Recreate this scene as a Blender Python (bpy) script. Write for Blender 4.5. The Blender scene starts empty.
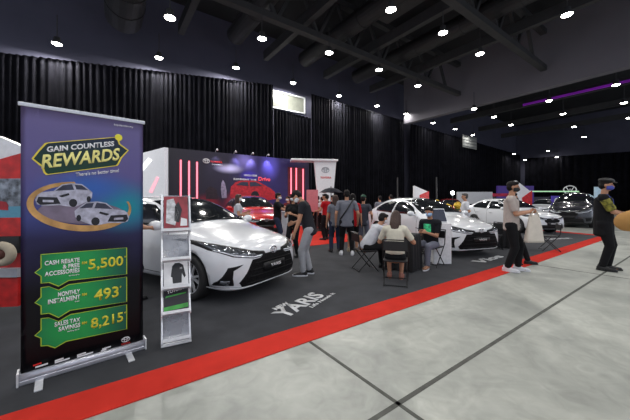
import bpy, bmesh, math, random
from mathutils import Vector, Matrix
from mathutils.bvhtree import BVHTree
R = math.radians
PI = math.pi
SC = bpy.context.scene
COL = SC.collection
random.seed(7)

# ------------------------------------------------------------------ camera
CAM_H = 1.40
FPX = 289.0
HOR = 200.0
YAW = R(54.4)
FWD = Vector((math.cos(YAW), math.sin(YAW), 0))
RGT = Vector((math.sin(YAW), -math.cos(YAW), 0))
cam_d = bpy.data.cameras.new('camera')
cam_d.lens = 36.0 * FPX / 630.0
cam_d.sensor_width = 36.0
cam_d.shift_y = -10.0 / 630.0
cam_d.clip_start = 0.05
cam = bpy.data.objects.new('camera', cam_d)
COL.objects.link(cam)
PITCH = 0.0
_f = (FWD * math.cos(PITCH) - Vector((0, 0, 1)) * math.sin(PITCH)).normalized()
_u = RGT.cross(_f).normalized()
_m = Matrix((RGT, _u, -_f)).transposed()
cam.matrix_world = Matrix.Translation((0, 0, CAM_H)) @ _m.to_4x4()
SC.camera = cam

# ------------------------------------------------------------------ world, exposure
w = bpy.data.worlds.new('hall_air')
SC.world = w
w.use_nodes = True
w.node_tree.nodes['Background'].inputs[0].default_value = (0.80, 0.86, 1.0, 1)
w.node_tree.nodes['Background'].inputs[1].default_value = 0.72
SC.view_settings.view_transform = 'Standard'
SC.view_settings.look = 'None'
SC.view_settings.gamma = 1
SC.view_settings.use_curve_mapping = False
SC.view_settings.exposure = 0.0
LAMP_W = 36.0
LAMP_COL = (1.0, 0.98, 0.94)

# ------------------------------------------------------------------ placing helpers (metres)
def G(px, py, z=0.0):
    """floor point seen at a spot of the photo"""
    d = (CAM_H - z) * FPX / (py - HOR)
    p = FWD * d + RGT * ((px - 315.0) / FPX * d)
    return Vector((p.x, p.y, z))
def W(px, py, d):
    p = FWD * d + RGT * ((px - 315.0) / FPX * d)
    return Vector((p.x, p.y, CAM_H + (HOR - py) * d / FPX))
def onY(px, py, Y):
    k = (px - 315.0) / FPX
    return W(px, py, Y / (FWD.y + k * RGT.y))
def onX(px, py, X):
    k = (px - 315.0) / FPX
    return W(px, py, X / (FWD.x + k * RGT.x))

# ------------------------------------------------------------------ materials
MATS = {}
def mat(name, col, rough=0.5, metal=0.0, coat=0.0, emit=0.0, var=0.08, scale=20.0, trans=0.0, alpha=1.0, sheen=0.0, bump=0.0, spec=0.5):
    if name in MATS: return MATS[name]
    m = bpy.data.materials.new(name); m.use_nodes = True
    nt = m.node_tree; N = nt.nodes; L = nt.links
    b = N['Principled BSDF']
    b.inputs['Roughness'].default_value = rough
    b.inputs['Metallic'].default_value = metal
    b.inputs['Coat Weight'].default_value = coat
    b.inputs['Coat Roughness'].default_value = 0.08
    b.inputs['Transmission Weight'].default_value = trans
    b.inputs['Alpha'].default_value = alpha
    b.inputs['Sheen Weight'].default_value = sheen
    b.inputs['Specular IOR Level'].default_value = spec
    tc = N.new('ShaderNodeTexCoord')
    nz = N.new('ShaderNodeTexNoise'); nz.inputs['Scale'].default_value = scale; nz.inputs['Detail'].default_value = 4
    L.new(tc.outputs['Object'], nz.inputs['Vector'])
    cr = N.new('ShaderNodeValToRGB')
    c = Vector(col[:3])
    cr.color_ramp.elements[0].position = 0.3; cr.color_ramp.elements[1].position = 0.7
    cr.color_ramp.elements[0].color = (*(c * (1 - var)), 1)
    cr.color_ramp.elements[1].color = (*[min(1, v) for v in c * (1 + var)], 1)
    L.new(nz.outputs['Fac'], cr.inputs[0]); L.new(cr.outputs[0], b.inputs['Base Color'])
    if emit > 0:
        b.inputs['Emission Color'].default_value = (*col[:3], 1)
        b.inputs['Emission Strength'].default_value = emit
    if bump > 0:
        bp = N.new('ShaderNodeBump'); bp.inputs['Strength'].default_value = bump
        L.new(nz.outputs['Fac'], bp.inputs['Height']); L.new(bp.outputs[0], b.inputs['Normal'])
    MATS[name] = m
    return m
def srgb(r, g, b):
    def f(v):
        v /= 255.0
        return v / 12.92 if v <= 0.04045 else ((v + 0.055) / 1.055) ** 2.4
    return (f(r), f(g), f(b))

# ------------------------------------------------------------------ mesh helpers
def link(name, me, m=None, parent=None):
    o = bpy.data.objects.new(name, me); COL.objects.link(o)
    if m is not None and len(me.materials) == 0: me.materials.append(m)
    if parent is not None: o.parent = parent
    return o
def obj(name, bm, m=None, parent=None, smooth=False, label=None):
    me = bpy.data.meshes.new(name)
    bmesh.ops.recalc_face_normals(bm, faces=bm.faces)
    if smooth:
        for f in bm.faces: f.smooth = True
    bm.to_mesh(me); bm.free()
    o = link(name, me, m, parent)
    if label: o['label'] = label
    return o
def tag(o, label, cat, group=None, kind=None):
    o['label'] = label; o['category'] = cat
    if group: o['group'] = group
    if kind: o['kind'] = kind
    return o
def struct(o, label=None, cat=None):
    o['kind'] = 'structure'
    if label: o['label'] = label
    if cat: o['category'] = cat
    return o
def empty(name, loc=(0, 0, 0), rz=0.0):
    o = bpy.data.objects.new(name, None); COL.objects.link(o)
    o.empty_display_size = 0.1
    o.location = loc; o.rotation_euler = (0, 0, rz)
    return o
def copy_tree(o, parent=None):
    c = o.copy(); COL.objects.link(c)
    if parent is not None: c.parent = parent
    for ch in list(o.children): copy_tree(ch, c)
    return c
def box(bm, c, s, M=None, bev=0.0):
    b2 = bmesh.new()
    bmesh.ops.create_cube(b2, size=1.0)
    for v in b2.verts: v.co = Vector((v.co.x * s[0], v.co.y * s[1], v.co.z * s[2]))
    if bev > 0: bmesh.ops.bevel(b2, geom=list(b2.edges), offset=bev, segments=2, affect='EDGES', profile=0.6)
    for v in b2.verts:
        v.co = v.co + Vector(c)
        if M is not None: v.co = M @ v.co
    merge(bm, b2)
def merge(bm, b2):
    mp = {}
    for v in b2.verts: mp[v] = bm.verts.new(v.co)
    for f in b2.faces:
        try:
            nf = bm.faces.new([mp[v] for v in f.verts]); nf.material_index = f.material_index; nf.smooth = f.smooth
        except ValueError: pass
    b2.free()
def BX(*a, **k):
    bm = bmesh.new(); box(bm, *a, **k); return bm
def frame_of(ax, side=None):
    w_ = ax.normalized()
    s = Vector(side) if side is not None else (Vector((1, 0, 0)) if abs(w_.x) < 0.8 else Vector((0, 1, 0)))
    s = (s - w_ * s.dot(w_))
    if s.length < 1e-4:
        s = Vector((0, 1, 0)); s = s - w_ * s.dot(w_)
    s.normalize()
    return s, w_.cross(s), w_
def limb(bm, p0, p1, r0, r1, d0=None, d1=None, side=None, seg=14, cap=1.0, rings=3):
    """closed tapered limb with an elliptical section; cap = roundness of its ends"""
    p0 = Vector(p0); p1 = Vector(p1)
    d0 = r0 if d0 is None else d0; d1 = r1 if d1 is None else d1
    s, t, ax = frame_of(p1 - p0, side)
    L = (p1 - p0).length
    prof = []
    for i in range(rings + 1):
        a = PI / 2 * (i / rings)
        prof.append((-math.cos(a) * cap * min(r0, d0), math.sin(a), 0))
    for i in range(rings + 1):
        a = PI / 2 * (i / rings)
        prof.append((L + math.sin(a) * cap * min(r1, d1), math.cos(a), 1))
    rows = []
    for (h, k, e) in prof:
        r = (r0 if e == 0 else r1) * max(k, 0.02); d = (d0 if e == 0 else d1) * max(k, 0.02)
        rows.append([bm.verts.new(p0 + ax * h + s * (r * math.cos(2 * PI * j / seg)) + t * (d * math.sin(2 * PI * j / seg))) for j in range(seg)])
    for a, b in zip(rows[:-1], rows[1:]):
        for j in range(seg): bm.faces.new((a[j], a[(j + 1) % seg], b[(j + 1) % seg], b[j]))
    bm.faces.new(rows[0][::-1]); bm.faces.new(rows[-1])
def tube(bm, pts, r, seg=8, closed=False):
    pts = [Vector(p) for p in pts]
    n = len(pts); rows = []
    prev = None
    for i, p in enumerate(pts):
        a = pts[(i - 1) % n] if (closed or i > 0) else p
        b = pts[(i + 1) % n] if (closed or i < n - 1) else p
        s, t, ax = frame_of(b - a, prev)
        prev = s
        rows.append([bm.verts.new(p + s * (r * math.cos(2 * PI * j / seg)) + t * (r * math.sin(2 * PI * j / seg))) for j in range(seg)])
    rr = list(zip(rows[:-1], rows[1:])) + ([(rows[-1], rows[0])] if closed else [])
    for a, b in rr:
        for j in range(seg): bm.faces.new((a[j], a[(j + 1) % seg], b[(j + 1) % seg], b[j]))
    if not closed:
        bm.faces.new(rows[0][::-1]); bm.faces.new(rows[-1])
def TB(pts, r, **k):
    bm = bmesh.new(); tube(bm, pts, r, **k); return bm
def ball(bm, c, r, M=None, u=20, v=12):
    b2 = bmesh.new()
    bmesh.ops.create_uvsphere(b2, u_segments=u, v_segments=v, radius=1.0)
    r = (r, r, r) if not hasattr(r, '__len__') else r
    for x in b2.verts:
        p = Vector((x.co.x * r[0], x.co.y * r[1], x.co.z * r[2]))
        if M is not None: p = M.to_3x3() @ p
        x.co = p + Vector(c)
    merge(bm, b2)
def lathe(bm, prof, seg=32, axis='z', c=(0, 0, 0), close=False):
    rows = []
    for (r, h) in prof:
        row = []
        for j in range(seg):
            a = 2 * PI * j / seg
            if axis == 'z': p = (r * math.cos(a), r * math.sin(a), h)
            elif axis == 'y': p = (r * math.cos(a), h, r * math.sin(a))
            else: p = (h, r * math.cos(a), r * math.sin(a))
            row.append(bm.verts.new(Vector(p) + Vector(c)))
        rows.append(row)
    for a, b in zip(rows[:-1], rows[1:]):
        for j in range(seg): bm.faces.new((a[j], a[(j + 1) % seg], b[(j + 1) % seg], b[j]))
    if close:
        for j in range(seg): bm.faces.new((rows[-1][j], rows[-1][(j + 1) % seg], rows[0][(j + 1) % seg], rows[0][j]))
    else:
        bm.faces.new(rows[0][::-1]); bm.faces.new(rows[-1])
def prism(bm, outline, th, M=None):
    """outline in local x,z; thickness th along local -y..0"""
    f_ = [bm.verts.new(Vector((x, -th, z))) for x, z in outline]
    k_ = [bm.verts.new(Vector((x, 0, z))) for x, z in outline]
    n = len(outline)
    bm.faces.new(f_); bm.faces.new(k_[::-1])
    for i in range(n): bm.faces.new((f_[i], k_[i], k_[(i + 1) % n], f_[(i + 1) % n]))
    bm.normal_update()
    if M is not None:
        for v in f_ + k_: v.co = M @ v.co
def PR(outline, th, M=None):
    bm = bmesh.new(); prism(bm, outline, th, M); return bm
def ringband(bm, outer, inner, th):
    n = len(outer)
    A = [bm.verts.new((x, -th, z)) for x, z in outer]; B = [bm.verts.new((x, -th, z)) for x, z in inner]
    C = [bm.verts.new((x, 0, z)) for x, z in outer]; D = [bm.verts.new((x, 0, z)) for x, z in inner]
    for i in range(n):
        j = (i + 1) % n
        bm.faces.new((A[i], A[j], B[j], B[i])); bm.faces.new((A[i], C[i], C[j], A[j])); bm.faces.new((B[i], B[j], D[j], D[i]))
def grow(pts, d):
    c = [sum(p[i] for p in pts) / len(pts) for i in (0, 1)]
    out = []
    for x, z in pts:
        v = Vector((x - c[0], z - c[1])); l = v.length
        v = v * ((l + d) / l) if l > 1e-6 else v
        out.append((c[0] + v.x, c[1] + v.y))
    return out
def evaluated(o):
    dg = bpy.context.evaluated_depsgraph_get(); dg.update()
    return bpy.data.meshes.new_from_object(o.evaluated_get(dg), depsgraph=dg)
def with_mods(bm, mods, name='tmp'):
    me = bpy.data.meshes.new(name); bmesh.ops.recalc_face_normals(bm, faces=bm.faces); bm.to_mesh(me); bm.free()
    o = bpy.data.objects.new(name, me); COL.objects.link(o)
    for ty, kw in mods:
        md = o.modifiers.new(ty, ty)
        for k, v in kw.items(): setattr(md, k, v)
    out = evaluated(o)
    bpy.data.objects.remove(o); bpy.data.meshes.remove(me)
    return out
def remesh(bm, vox, sm=5):
    me = with_mods(bm, [('REMESH', dict(mode='VOXEL', voxel_size=vox, use_smooth_shade=True)), ('SMOOTH', dict(factor=0.5, iterations=sm))])
    for p in me.polygons: p.use_smooth = True
    return me
def text(s, m, parent, x0, z0, wd, ht, M=None, bold=0.0, shear=0.0, y=-0.003, ext=0.0012, name='lettering', skew=0.0):
    """lettering in the local x-z plane fitted to a box whose lower left corner is x0,z0"""
    cu = bpy.data.curves.new('txt', 'FONT'); cu.body = s; cu.size = 1.0; cu.extrude = 0.0; cu.offset = bold; cu.resolution_u = 3
    o = bpy.data.objects.new('txt', cu); COL.objects.link(o)
    me = evaluated(o); bpy.data.objects.remove(o); bpy.data.curves.remove(cu)
    xs = [v.co.x for v in me.vertices]; ys = [v.co.y for v in me.vertices]
    ax, bx_, ay, by = min(xs), max(xs), min(ys), max(ys)
    bm = bmesh.new(); bm.from_mesh(me); bpy.data.meshes.remove(me)
    for v in bm.verts:
        u = (v.co.x - ax) / (bx_ - ax); q = (v.co.y - ay) / (by - ay)
        v.co = Vector((x0 + u * wd + shear * q * ht, y, z0 + q * ht + skew * u))
    r = bmesh.ops.extrude_face_region(bm, geom=list(bm.faces))
    for e in r['geom']:
        if isinstance(e, bmesh.types.BMVert): e.co.y -= ext
    if M is not None:
        for v in bm.verts: v.co = M @ v.co
    return obj(name, bm, m, parent)
# ------------------------------------------------------------------ big materials
def floor_mat():
    m = bpy.data.materials.new('concrete'); m.use_nodes = True
    N = m.node_tree.nodes; L = m.node_tree.links; b = N['Principled BSDF']
    tc = N.new('ShaderNodeTexCoord')
    def noise(s, d, dist=0.0):
        n = N.new('ShaderNodeTexNoise'); n.inputs['Scale'].default_value = s; n.inputs['Detail'].default_value = d
        n.inputs['Distortion'].default_value = dist
        L.new(tc.outputs['Object'], n.inputs['Vector']); return n
    a = noise(0.7, 10, 1.6); c = noise(5.5, 12, 1.4); e = noise(60, 2)
    r1 = N.new('ShaderNodeValToRGB'); r1.color_ramp.elements[0].position = 0.32; r1.color_ramp.elements[1].position = 0.68
    r1.color_ramp.elements[0].color = (*srgb(148, 151, 147), 1); r1.color_ramp.elements[1].color = (*srgb(200, 202, 195), 1)
    L.new(a.outputs['Fac'], r1.inputs[0])
    r2 = N.new('ShaderNodeValToRGB'); r2.color_ramp.elements[0].position = 0.3; r2.color_ramp.elements[1].position = 0.75
    r2.color_ramp.elements[0].color = (0.68, 0.68, 0.66, 1); r2.color_ramp.elements[1].color = (1.0, 1.0, 0.98, 1)
    L.new(c.outputs['Fac'], r2.inputs[0])
    mx = N.new('ShaderNodeMix'); mx.data_type = 'RGBA'; mx.blend_type = 'MULTIPLY'; mx.inputs[0].default_value = 0.8
    L.new(r1.outputs[0], mx.inputs[6]); L.new(r2.outputs[0], mx.inputs[7])
    L.new(mx.outputs[2], b.inputs['Base Color'])
    b.inputs['Roughness'].default_value = 0.42
    rr = N.new('ShaderNodeMapRange'); rr.inputs[3].default_value = 0.3; rr.inputs[4].default_value = 0.55
    L.new(c.outputs['Fac'], rr.inputs[0]); L.new(rr.outputs[0], b.inputs['Roughness'])
    bp = N.new('ShaderNodeBump'); bp.inputs['Strength'].default_value = 0.05
    L.new(e.outputs['Fac'], bp.inputs['Height']); L.new(bp.outputs[0], b.inputs['Normal'])
    return m
def grad_mat(name, stops, axis=2, rough=0.4, blotch=None, spec=0.4):
    """colour bands along an object axis (printed artwork); stops = (pos, srgb)"""
    m = bpy.data.materials.new(name); m.use_nodes = True
    N = m.node_tree.nodes; L = m.node_tree.links; b = N['Principled BSDF']
    tc = N.new('ShaderNodeTexCoord'); sp = N.new('ShaderNodeSeparateXYZ'); L.new(tc.outputs['Generated'], sp.inputs[0])
    cr = N.new('ShaderNodeValToRGB')
    el = cr.color_ramp.elements
    el[0].position = stops[0][0]; el[0].color = (*srgb(*stops[0][1]), 1)
    el[1].position = stops[-1][0]; el[1].color = (*srgb(*stops[-1][1]), 1)
    for p, c in stops[1:-1]:
        q = el.new(p); q.color = (*srgb(*c), 1)
    L.new(sp.outputs[axis], cr.inputs[0])
    last = cr.outputs[0]
    for (cx_, cz_, rx, rz, c) in (blotch or []):
        dx = N.new('ShaderNodeMath'); dx.operation = 'SUBTRACT'; L.new(sp.outputs[0], dx.inputs[0]); dx.inputs[1].default_value = cx_
        dx2 = N.new('ShaderNodeMath'); dx2.operation = 'DIVIDE'; L.new(dx.outputs[0], dx2.inputs[0]); dx2.inputs[1].default_value = rx
        dz = N.new('ShaderNodeMath'); dz.operation = 'SUBTRACT'; L.new(sp.outputs[2], dz.inputs[0]); dz.inputs[1].default_value = cz_
        dz2 = N.new('ShaderNodeMath'); dz2.operation = 'DIVIDE'; L.new(dz.outputs[0], dz2.inputs[0]); dz2.inputs[1].default_value = rz
        cb = N.new('ShaderNodeCombineXYZ'); L.new(dx2.outputs[0], cb.inputs[0]); L.new(dz2.outputs[0], cb.inputs[1])
        ln = N.new('ShaderNodeVectorMath'); ln.operation = 'LENGTH'; L.new(cb.outputs[0], ln.inputs[0])
        mr = N.new('ShaderNodeMapRange'); mr.interpolation_type = 'SMOOTHSTEP'
        mr.inputs[1].default_value = 0.0; mr.inputs[2].default_value = 1.0; mr.inputs[3].default_value = 1.0; mr.inputs[4].default_value = 0.0
        L.new(ln.outputs['Value'], mr.inputs[0])
        mx = N.new('ShaderNodeMix'); mx.data_type = 'RGBA'
        L.new(mr.outputs[0], mx.inputs[0]); L.new(last, mx.inputs[6]); mx.inputs[7].default_value = (*srgb(*c), 1)
        last = mx.outputs[2]
    L.new(last, b.inputs['Base Color'])
    b.inputs['Roughness'].default_value = rough; b.inputs['Specular IOR Level'].default_value = spec
    return m

M_carpet = mat('grey_carpet', srgb(52, 53, 57), 0.95, var=0.25, scale=2.5, sheen=0.1, spec=0.1)
M_red = mat('red_carpet', srgb(196, 50, 40), 0.9, var=0.08, scale=4, spec=0.1)
M_black = mat('black_plastic', srgb(22, 22, 24), 0.4)
M_blackm = mat('black_metal', srgb(24, 24, 26), 0.35, 0.4)
M_alu = mat('brushed_aluminium', (0.62, 0.63, 0.66), 0.32, 0.85, scale=80)
M_white = mat('white_laminate', srgb(225, 226, 230), 0.35)
M_whitem = mat('white_metal', srgb(215, 216, 220), 0.3, 0.1)
M_curtain = mat('black_velvet', (0.0125, 0.0125, 0.018), 0.85, var=0.3, scale=1.5, sheen=0.02, spec=0.08)
M_wallup = mat('dark_painted_wall', srgb(78, 78, 96), 0.8, var=0.15, scale=0.4)
M_ceil = mat('dark_ceiling', srgb(30, 30, 34), 0.9, var=0.2, scale=0.5)
M_steel = mat('dark_painted_steel', srgb(58, 58, 60), 0.6, 0.1, var=0.12, scale=3)
M_duct = mat('dull_grey_duct', srgb(44, 44, 46), 0.55, 0.2, var=0.15, scale=2)
M_bulk = mat('grey_bulkhead', srgb(112, 109, 117), 0.8, var=0.1, scale=0.3)
M_joint = mat('joint_filler', srgb(78, 79, 74), 0.8, var=0.25, scale=12)
M_tw = mat('white_print', srgb(235, 235, 238), 0.5)
M_tg = mat('gold_print', srgb(232, 210, 70), 0.45, var=0.2, scale=14)
M_tred = mat('red_print', srgb(215, 40, 36), 0.5)
M_paper = mat('white_paper', srgb(232, 232, 234), 0.55)
M_acryl = mat('clear_acrylic', (0.85, 0.88, 0.92), 0.08, trans=0.0, alpha=0.35, var=0.02)

# ------------------------------------------------------------------ structure
def plane(name, x0, x1, y0, y1, z, m, th=0.0):
    bm = bmesh.new()
    box(bm, ((x0 + x1) / 2, (y0 + y1) / 2, z - th / 2), (x1 - x0, y1 - y0, th))
    return obj(name, bm, m)
struct(plane('floor', -14, 52, -14, 19, 0.0, floor_mat(), 0.2))
struct(plane('ceiling', -14, 52, -6, 19.2, 12.9, M_ceil, 0.15))
for i, (x0, x1, y0, y1) in enumerate([(-14, 13.2, 1.265, 1.30), (13.2, 50, 1.265, 1.30), (1.605, 1.635, -8, 2.36), (7.5, 7.522, -8, 2.36), (13.2, 13.22, -8, 2.36), (-14, 50, -4.37, -4.34), (19.0, 19.03, -6, 16)]):
    o = plane('trim_%d' % (i + 1), x0, x1, y0, y1, 0.0025, M_joint, 0.002); struct(o)
# rear wall above and behind the drapes, far wall
CY = 17.3
struct(obj('wall_back', BX((19, CY + 1.0, 6.45), (66, 0.25, 12.9)), M_wallup))
struct(obj('wall_far', BX((51.4, 6, 6.45), (0.25, 26, 12.9)), M_wallup))
# bulkhead across the hall
struct(obj('wall_bulkhead', BX((23.1, 6, 10.8), (0.55, 22.8, 4.36)), M_bulk), 'grey bulkhead hanging across the hall from the ceiling', 'bulkhead')
# carpet
def poly_slab(name, pts, z0, z1, m):
    bm = bmesh.new()
    a = [bm.verts.new((x, y, z0)) for x, y in pts]; b = [bm.verts.new((x, y, z1)) for x, y in pts]
    n = len(pts)
    bm.faces.new(a[::-1]); bm.faces.new(b)
    for i in range(n): bm.faces.new((a[i], a[(i + 1) % n], b[(i + 1) % n], b[i]))
    return obj(name, bm, m)
o = poly_slab('carpet', [(-5, 2.70), (15.5, 2.68), (16.9, 8.0), (16.9, 13.0), (-5, 13.0)], 0.0, 0.008, M_carpet)
tag(o, 'dark grey exhibition carpet under the white cars and the table', 'carpet')
o = poly_slab('carpet_border', [(-5, 2.36), (15.9, 2.34), (17.4, 8.0), (16.9, 8.0), (15.5, 2.68), (-5, 2.70)], 0.0, 0.008, M_red)
tag(o, 'red carpet strip edging the dark grey carpet along the bare concrete', 'carpet')
o = poly_slab('carpet_runner', [(4.9, 7.2), (7.3, 7.2), (9.4, 12.9), (3.0, 12.9), (3.0, 8.8)], 0.008, 0.014, M_red)
tag(o, 'red carpet in front of the dark stage backdrop behind the standing group', 'carpet')

# ------------------------------------------------------------------ drapes
def drape(p0, p1, z0, za, zb, label, pitch=0.24, amp=0.07, seed=0):
    rnd = random.Random(seed)
    p0 = Vector((*p0, 0)); p1 = Vector((*p1, 0)); L = (p1 - p0).length
    ax = (p1 - p0).normalized(); nr = Vector((ax.y, -ax.x, 0))
    xs = []; x = 0.0; s = 1
    while x < L:
        xs.append((x, s * amp * rnd.uniform(0.55, 1.2))); s = -s
        x += pitch * 0.5 * rnd.uniform(0.7, 1.35)
    xs.append((L, 0))
    pts = []
    for (a, va), (b, vb) in zip(xs[:-1], xs[1:]):
        for k in range(3):
            t = k / 3; q = 0.5 - 0.5 * math.cos(PI * t)
            pts.append((a + (b - a) * t, va + (vb - va) * q))
    pts.append(xs[-1])
    bm = bmesh.new(); rows = []
    for k, hz in enumerate((0.0, 0.5, 0.97, 1.0)):
        row = []
        for (x, v) in pts:
            zt = za + (zb - za) * x / L
            jit = 1.0 + 0.25 * math.sin(x * 3.1 + k * 1.7)
            sh = 0.03 * math.sin(x * 1.3 + k)
            sc = (1.25, 1.0, 0.8, 0.75)[k] * jit
            q = p0 + ax * (x + (sh if k < 2 else 0)) + nr * (v * sc)
            row.append(bm.verts.new((q.x, q.y, z0 + (zt - z0) * hz)))
        rows.append(row)
    for a, b in zip(rows[:-1], rows[1:]):
        for i in range(len(pts) - 1): bm.faces.new((a[i], a[i + 1], b[i + 1], b[i]))
    th = bmesh.ops.solidify(bm, geom=list(bm.faces), thickness=0.012)
    bmesh.ops.recalc_face_normals(bm, faces=bm.faces)
    bm2 = bm
    o = obj('curtain', bm2, M_curtain, smooth=True)
    return tag(o, label, 'curtain')
def curx(px):
    return onY(px, 100, CY).x
c0, c1, c2, c3, c4 = curx(-60), curx(273), curx(311), curx(413), curx(523)
drape((c0, CY), (c1, CY), 0.012, 7.3, 9.1, 'long black pleated curtain on the back wall left of the high window', seed=1)
zw0 = onY(292, 111, CY).z
drape((c1, CY), (c2, CY), 0.012, zw0 - 0.05, zw0 - 0.25, 'narrow black curtain hanging below the high window', seed=2)
drape((c2, CY), (22.7, CY), 0.012, 9.15, 8.9, 'black curtain on the back wall between the high window and grey bulkhead', seed=3)
drape((23.6, CY), (50.2, CY), 0.012, 8.8, 8.1, 'black pleated curtain on the back wall beyond the grey bulkhead', pitch=0.5, amp=0.12, seed=4)
drape((50.6, CY - 0.5), (50.6, -6), 0.012, 7.6, 6.7, 'black curtain closing off the far end of the hall', pitch=0.7, amp=0.15, seed=5)
# high window
def hall_window(n, pa, pb, zt, zb, lit):
    wx0, wx1 = pa, pb
    cx_ = (wx0 + wx1) / 2; wd = wx1 - wx0; hh = zt - zb; cz = (zt + zb) / 2
    root = empty('window_%d' % n, (cx_, CY + 0.86, cz)); struct(root)
    bm = bmesh.new()
    t = 0.09
    box(bm, (0, 0, hh / 2), (wd + t, 0.12, t)); box(bm, (0, 0, -hh / 2), (wd + t, 0.12, t))
    for x in (-wd / 2, wd * -0.06, wd / 2): box(bm, (x, 0, 0), (t if x != wd * -0.06 else 0.16, 0.12, hh))
    obj('window_frame', bm, M_whitem, root)
    for a, b in ((-wd / 2, wd * -0.06), (wd * -0.06, wd / 2)):
        obj('pane', BX(((a + b) / 2, 0.02, 0), (b - a, 0.02, hh)), lit, root)
M_litwin = mat('lit_window', srgb(104, 106, 98), 0.3, emit=0.30, var=0.35, scale=1.2)
zt1 = onY(275, 88, CY).z
hall_window(1, curx(275), curx(311), zt1 + 0.15, zw0 + 0.3, M_litwin)
zt2 = onY(470, 137, CY).z; zb2 = onY(470, 149, CY).z
x0, x1 = onY(463, 140, CY - 0.25).x, onY(477, 140, CY - 0.25).x
rt = empty('wall_panel', ((x0 + x1) / 2, CY - 0.22, zb2))
tag(rt, 'pale louvred panel high on the far part of the back curtain', 'panel')
bm = bmesh.new(); hh = zt2 - zb2
obj('board', BX((0, 0.02, hh / 2), (x1 - x0, 0.04, hh)), mat('pale_panel', srgb(150, 152, 150), 0.5), rt)
for k in range(4): obj('louvre', BX((0, -0.02, hh * (k + 0.5) / 4), (x1 - x0 - 0.1, 0.04, 0.08)), mat('pale_louvre', srgb(110, 112, 112), 0.5), rt)

# ------------------------------------------------------------------ roof steel
def bar(bm, a, b, wd, ht=None):
    a = Vector(a); b = Vector(b); ht = ht or wd
    ax = (b - a).normalized(); up = Vector((0, 0, 1)) if abs(ax.z) < 0.95 else Vector((1, 0, 0))
    s = ax.cross(up).normalized(); t = s.cross(ax)
    vs = []
    for p in (a, b):
        for i, j in ((-1, -1), (1, -1), (1, 1), (-1, 1)): vs.append(bm.verts.new(p + s * (i * wd / 2) + t * (j * ht / 2)))
    for i in range(4):
        j = (i + 1) % 4; bm.faces.new((vs[i], vs[j], vs[4 + j], vs[4 + i]))
    bm.faces.new(vs[3::-1]); bm.faces.new(vs[4:])
def truss(Y, x0, x1, zb, zt, label, st=2.4):
    rt = empty('roof_truss', (x0, Y, zb)); struct(rt, label, 'truss')
    bm = bmesh.new(); bar(bm, (0, 0, 0), (x1 - x0, 0, 0), 0.34, 0.3); obj('bottom_chord', bm, M_steel, rt)
    bm = bmesh.new(); bar(bm, (0, 0, zt - zb), (x1 - x0, 0, zt - zb), 0.34, 0.3); obj('top_chord', bm, M_steel, rt)
    x = 0; n = int((x1 - x0) / st)
    for k in range(n):
        bm = bmesh.new(); bar(bm, (k * st, 0, 0), ((k + 0.5) * st, 0, zt - zb), 0.15); bar(bm, ((k + 0.5) * st, 0, zt - zb), ((k + 1) * st, 0, 0), 0.15)
        obj('diagonal_brace', bm, M_steel, rt)
truss(12.0, -8, 22.6, 9.8, 12.1, 'dark steel roof truss nearest the back curtain')
truss(6.5, -8, 22.6, 9.8, 12.1, 'dark steel roof truss over the standing group')
truss(1.0, -6, 22.6, 9.8, 12.1, 'dark steel roof truss over the bare concrete')
for k, X in enumerate((3.2, 8.2, 13.0, 17.8)):
    bm = bmesh.new(); bar(bm, (X, -4, 10.6), (X, 16.9, 10.6), 0.3, 0.55)
    struct(obj('roof_beam', bm, M_steel), 'dark cross beam under the roof, %s from the left' % ['first', 'second', 'third', 'fourth'][k], 'beam')
for k, X in enumerate((29, 35, 41)):
    bm = bmesh.new(); bar(bm, (X, -4, 9.6), (X, 16.2, 9.6), 0.3, 0.5)
    struct(obj('roof_beam', bm, M_steel), 'dark beam under the far roof, %s beyond the bulkhead' % ['first', 'second', 'third'][k], 'beam')
def duct(a, b, r, label):
    bm = bmesh.new(); tube(bm, [a, b], r, seg=20)
    for k in range(1, 7):
        p = Vector(a).lerp(Vector(b), k / 7); q = Vector(a).lerp(Vector(b), k / 7 + 0.006)
        tube(bm, [p, q], r * 1.05, seg=20)
    struct(obj('air_duct', bm, M_duct), label, 'duct')
duct((0.6, 7, 10.0), (0.6, 16.3, 10.0), 0.75, 'large round air duct above the roll-up banner')
duct((6.0, -3, 10.9), (6.0, 16.3, 10.9), 0.5, 'round air duct crossing the ceiling left of the middle lamps')
duct((10.8, -3, 10.9), (10.8, 16.3, 10.9), 0.5, 'round air duct crossing the ceiling over the middle lamps')
duct((15.6, -3, 10.9), (15.6, 16.3, 10.9), 0.5, 'round air duct crossing the ceiling near the bulkhead')
# catwalk with pale mesh panels
rt = empty('catwalk', (11.9, 5, 11.0)); struct(rt, 'maintenance catwalk under the ceiling with pale mesh panels', 'catwalk')
bm = bmesh.new(); box(bm, (0, 0, 0), (0.9, 11, 0.08)); obj('walkway', bm, M_steel, rt)
for k in range(8): obj('mesh_panel', BX((-0.45, -4.6 + k * 1.3, 0.5), (0.03, 1.1, 0.6)), mat('pale_mesh', srgb(92, 96, 100), 0.5), rt)
obj('railing', TB([(-0.45, -5.4, 1.0), (-0.45, 5.4, 1.0)], 0.03), M_steel, rt)

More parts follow.
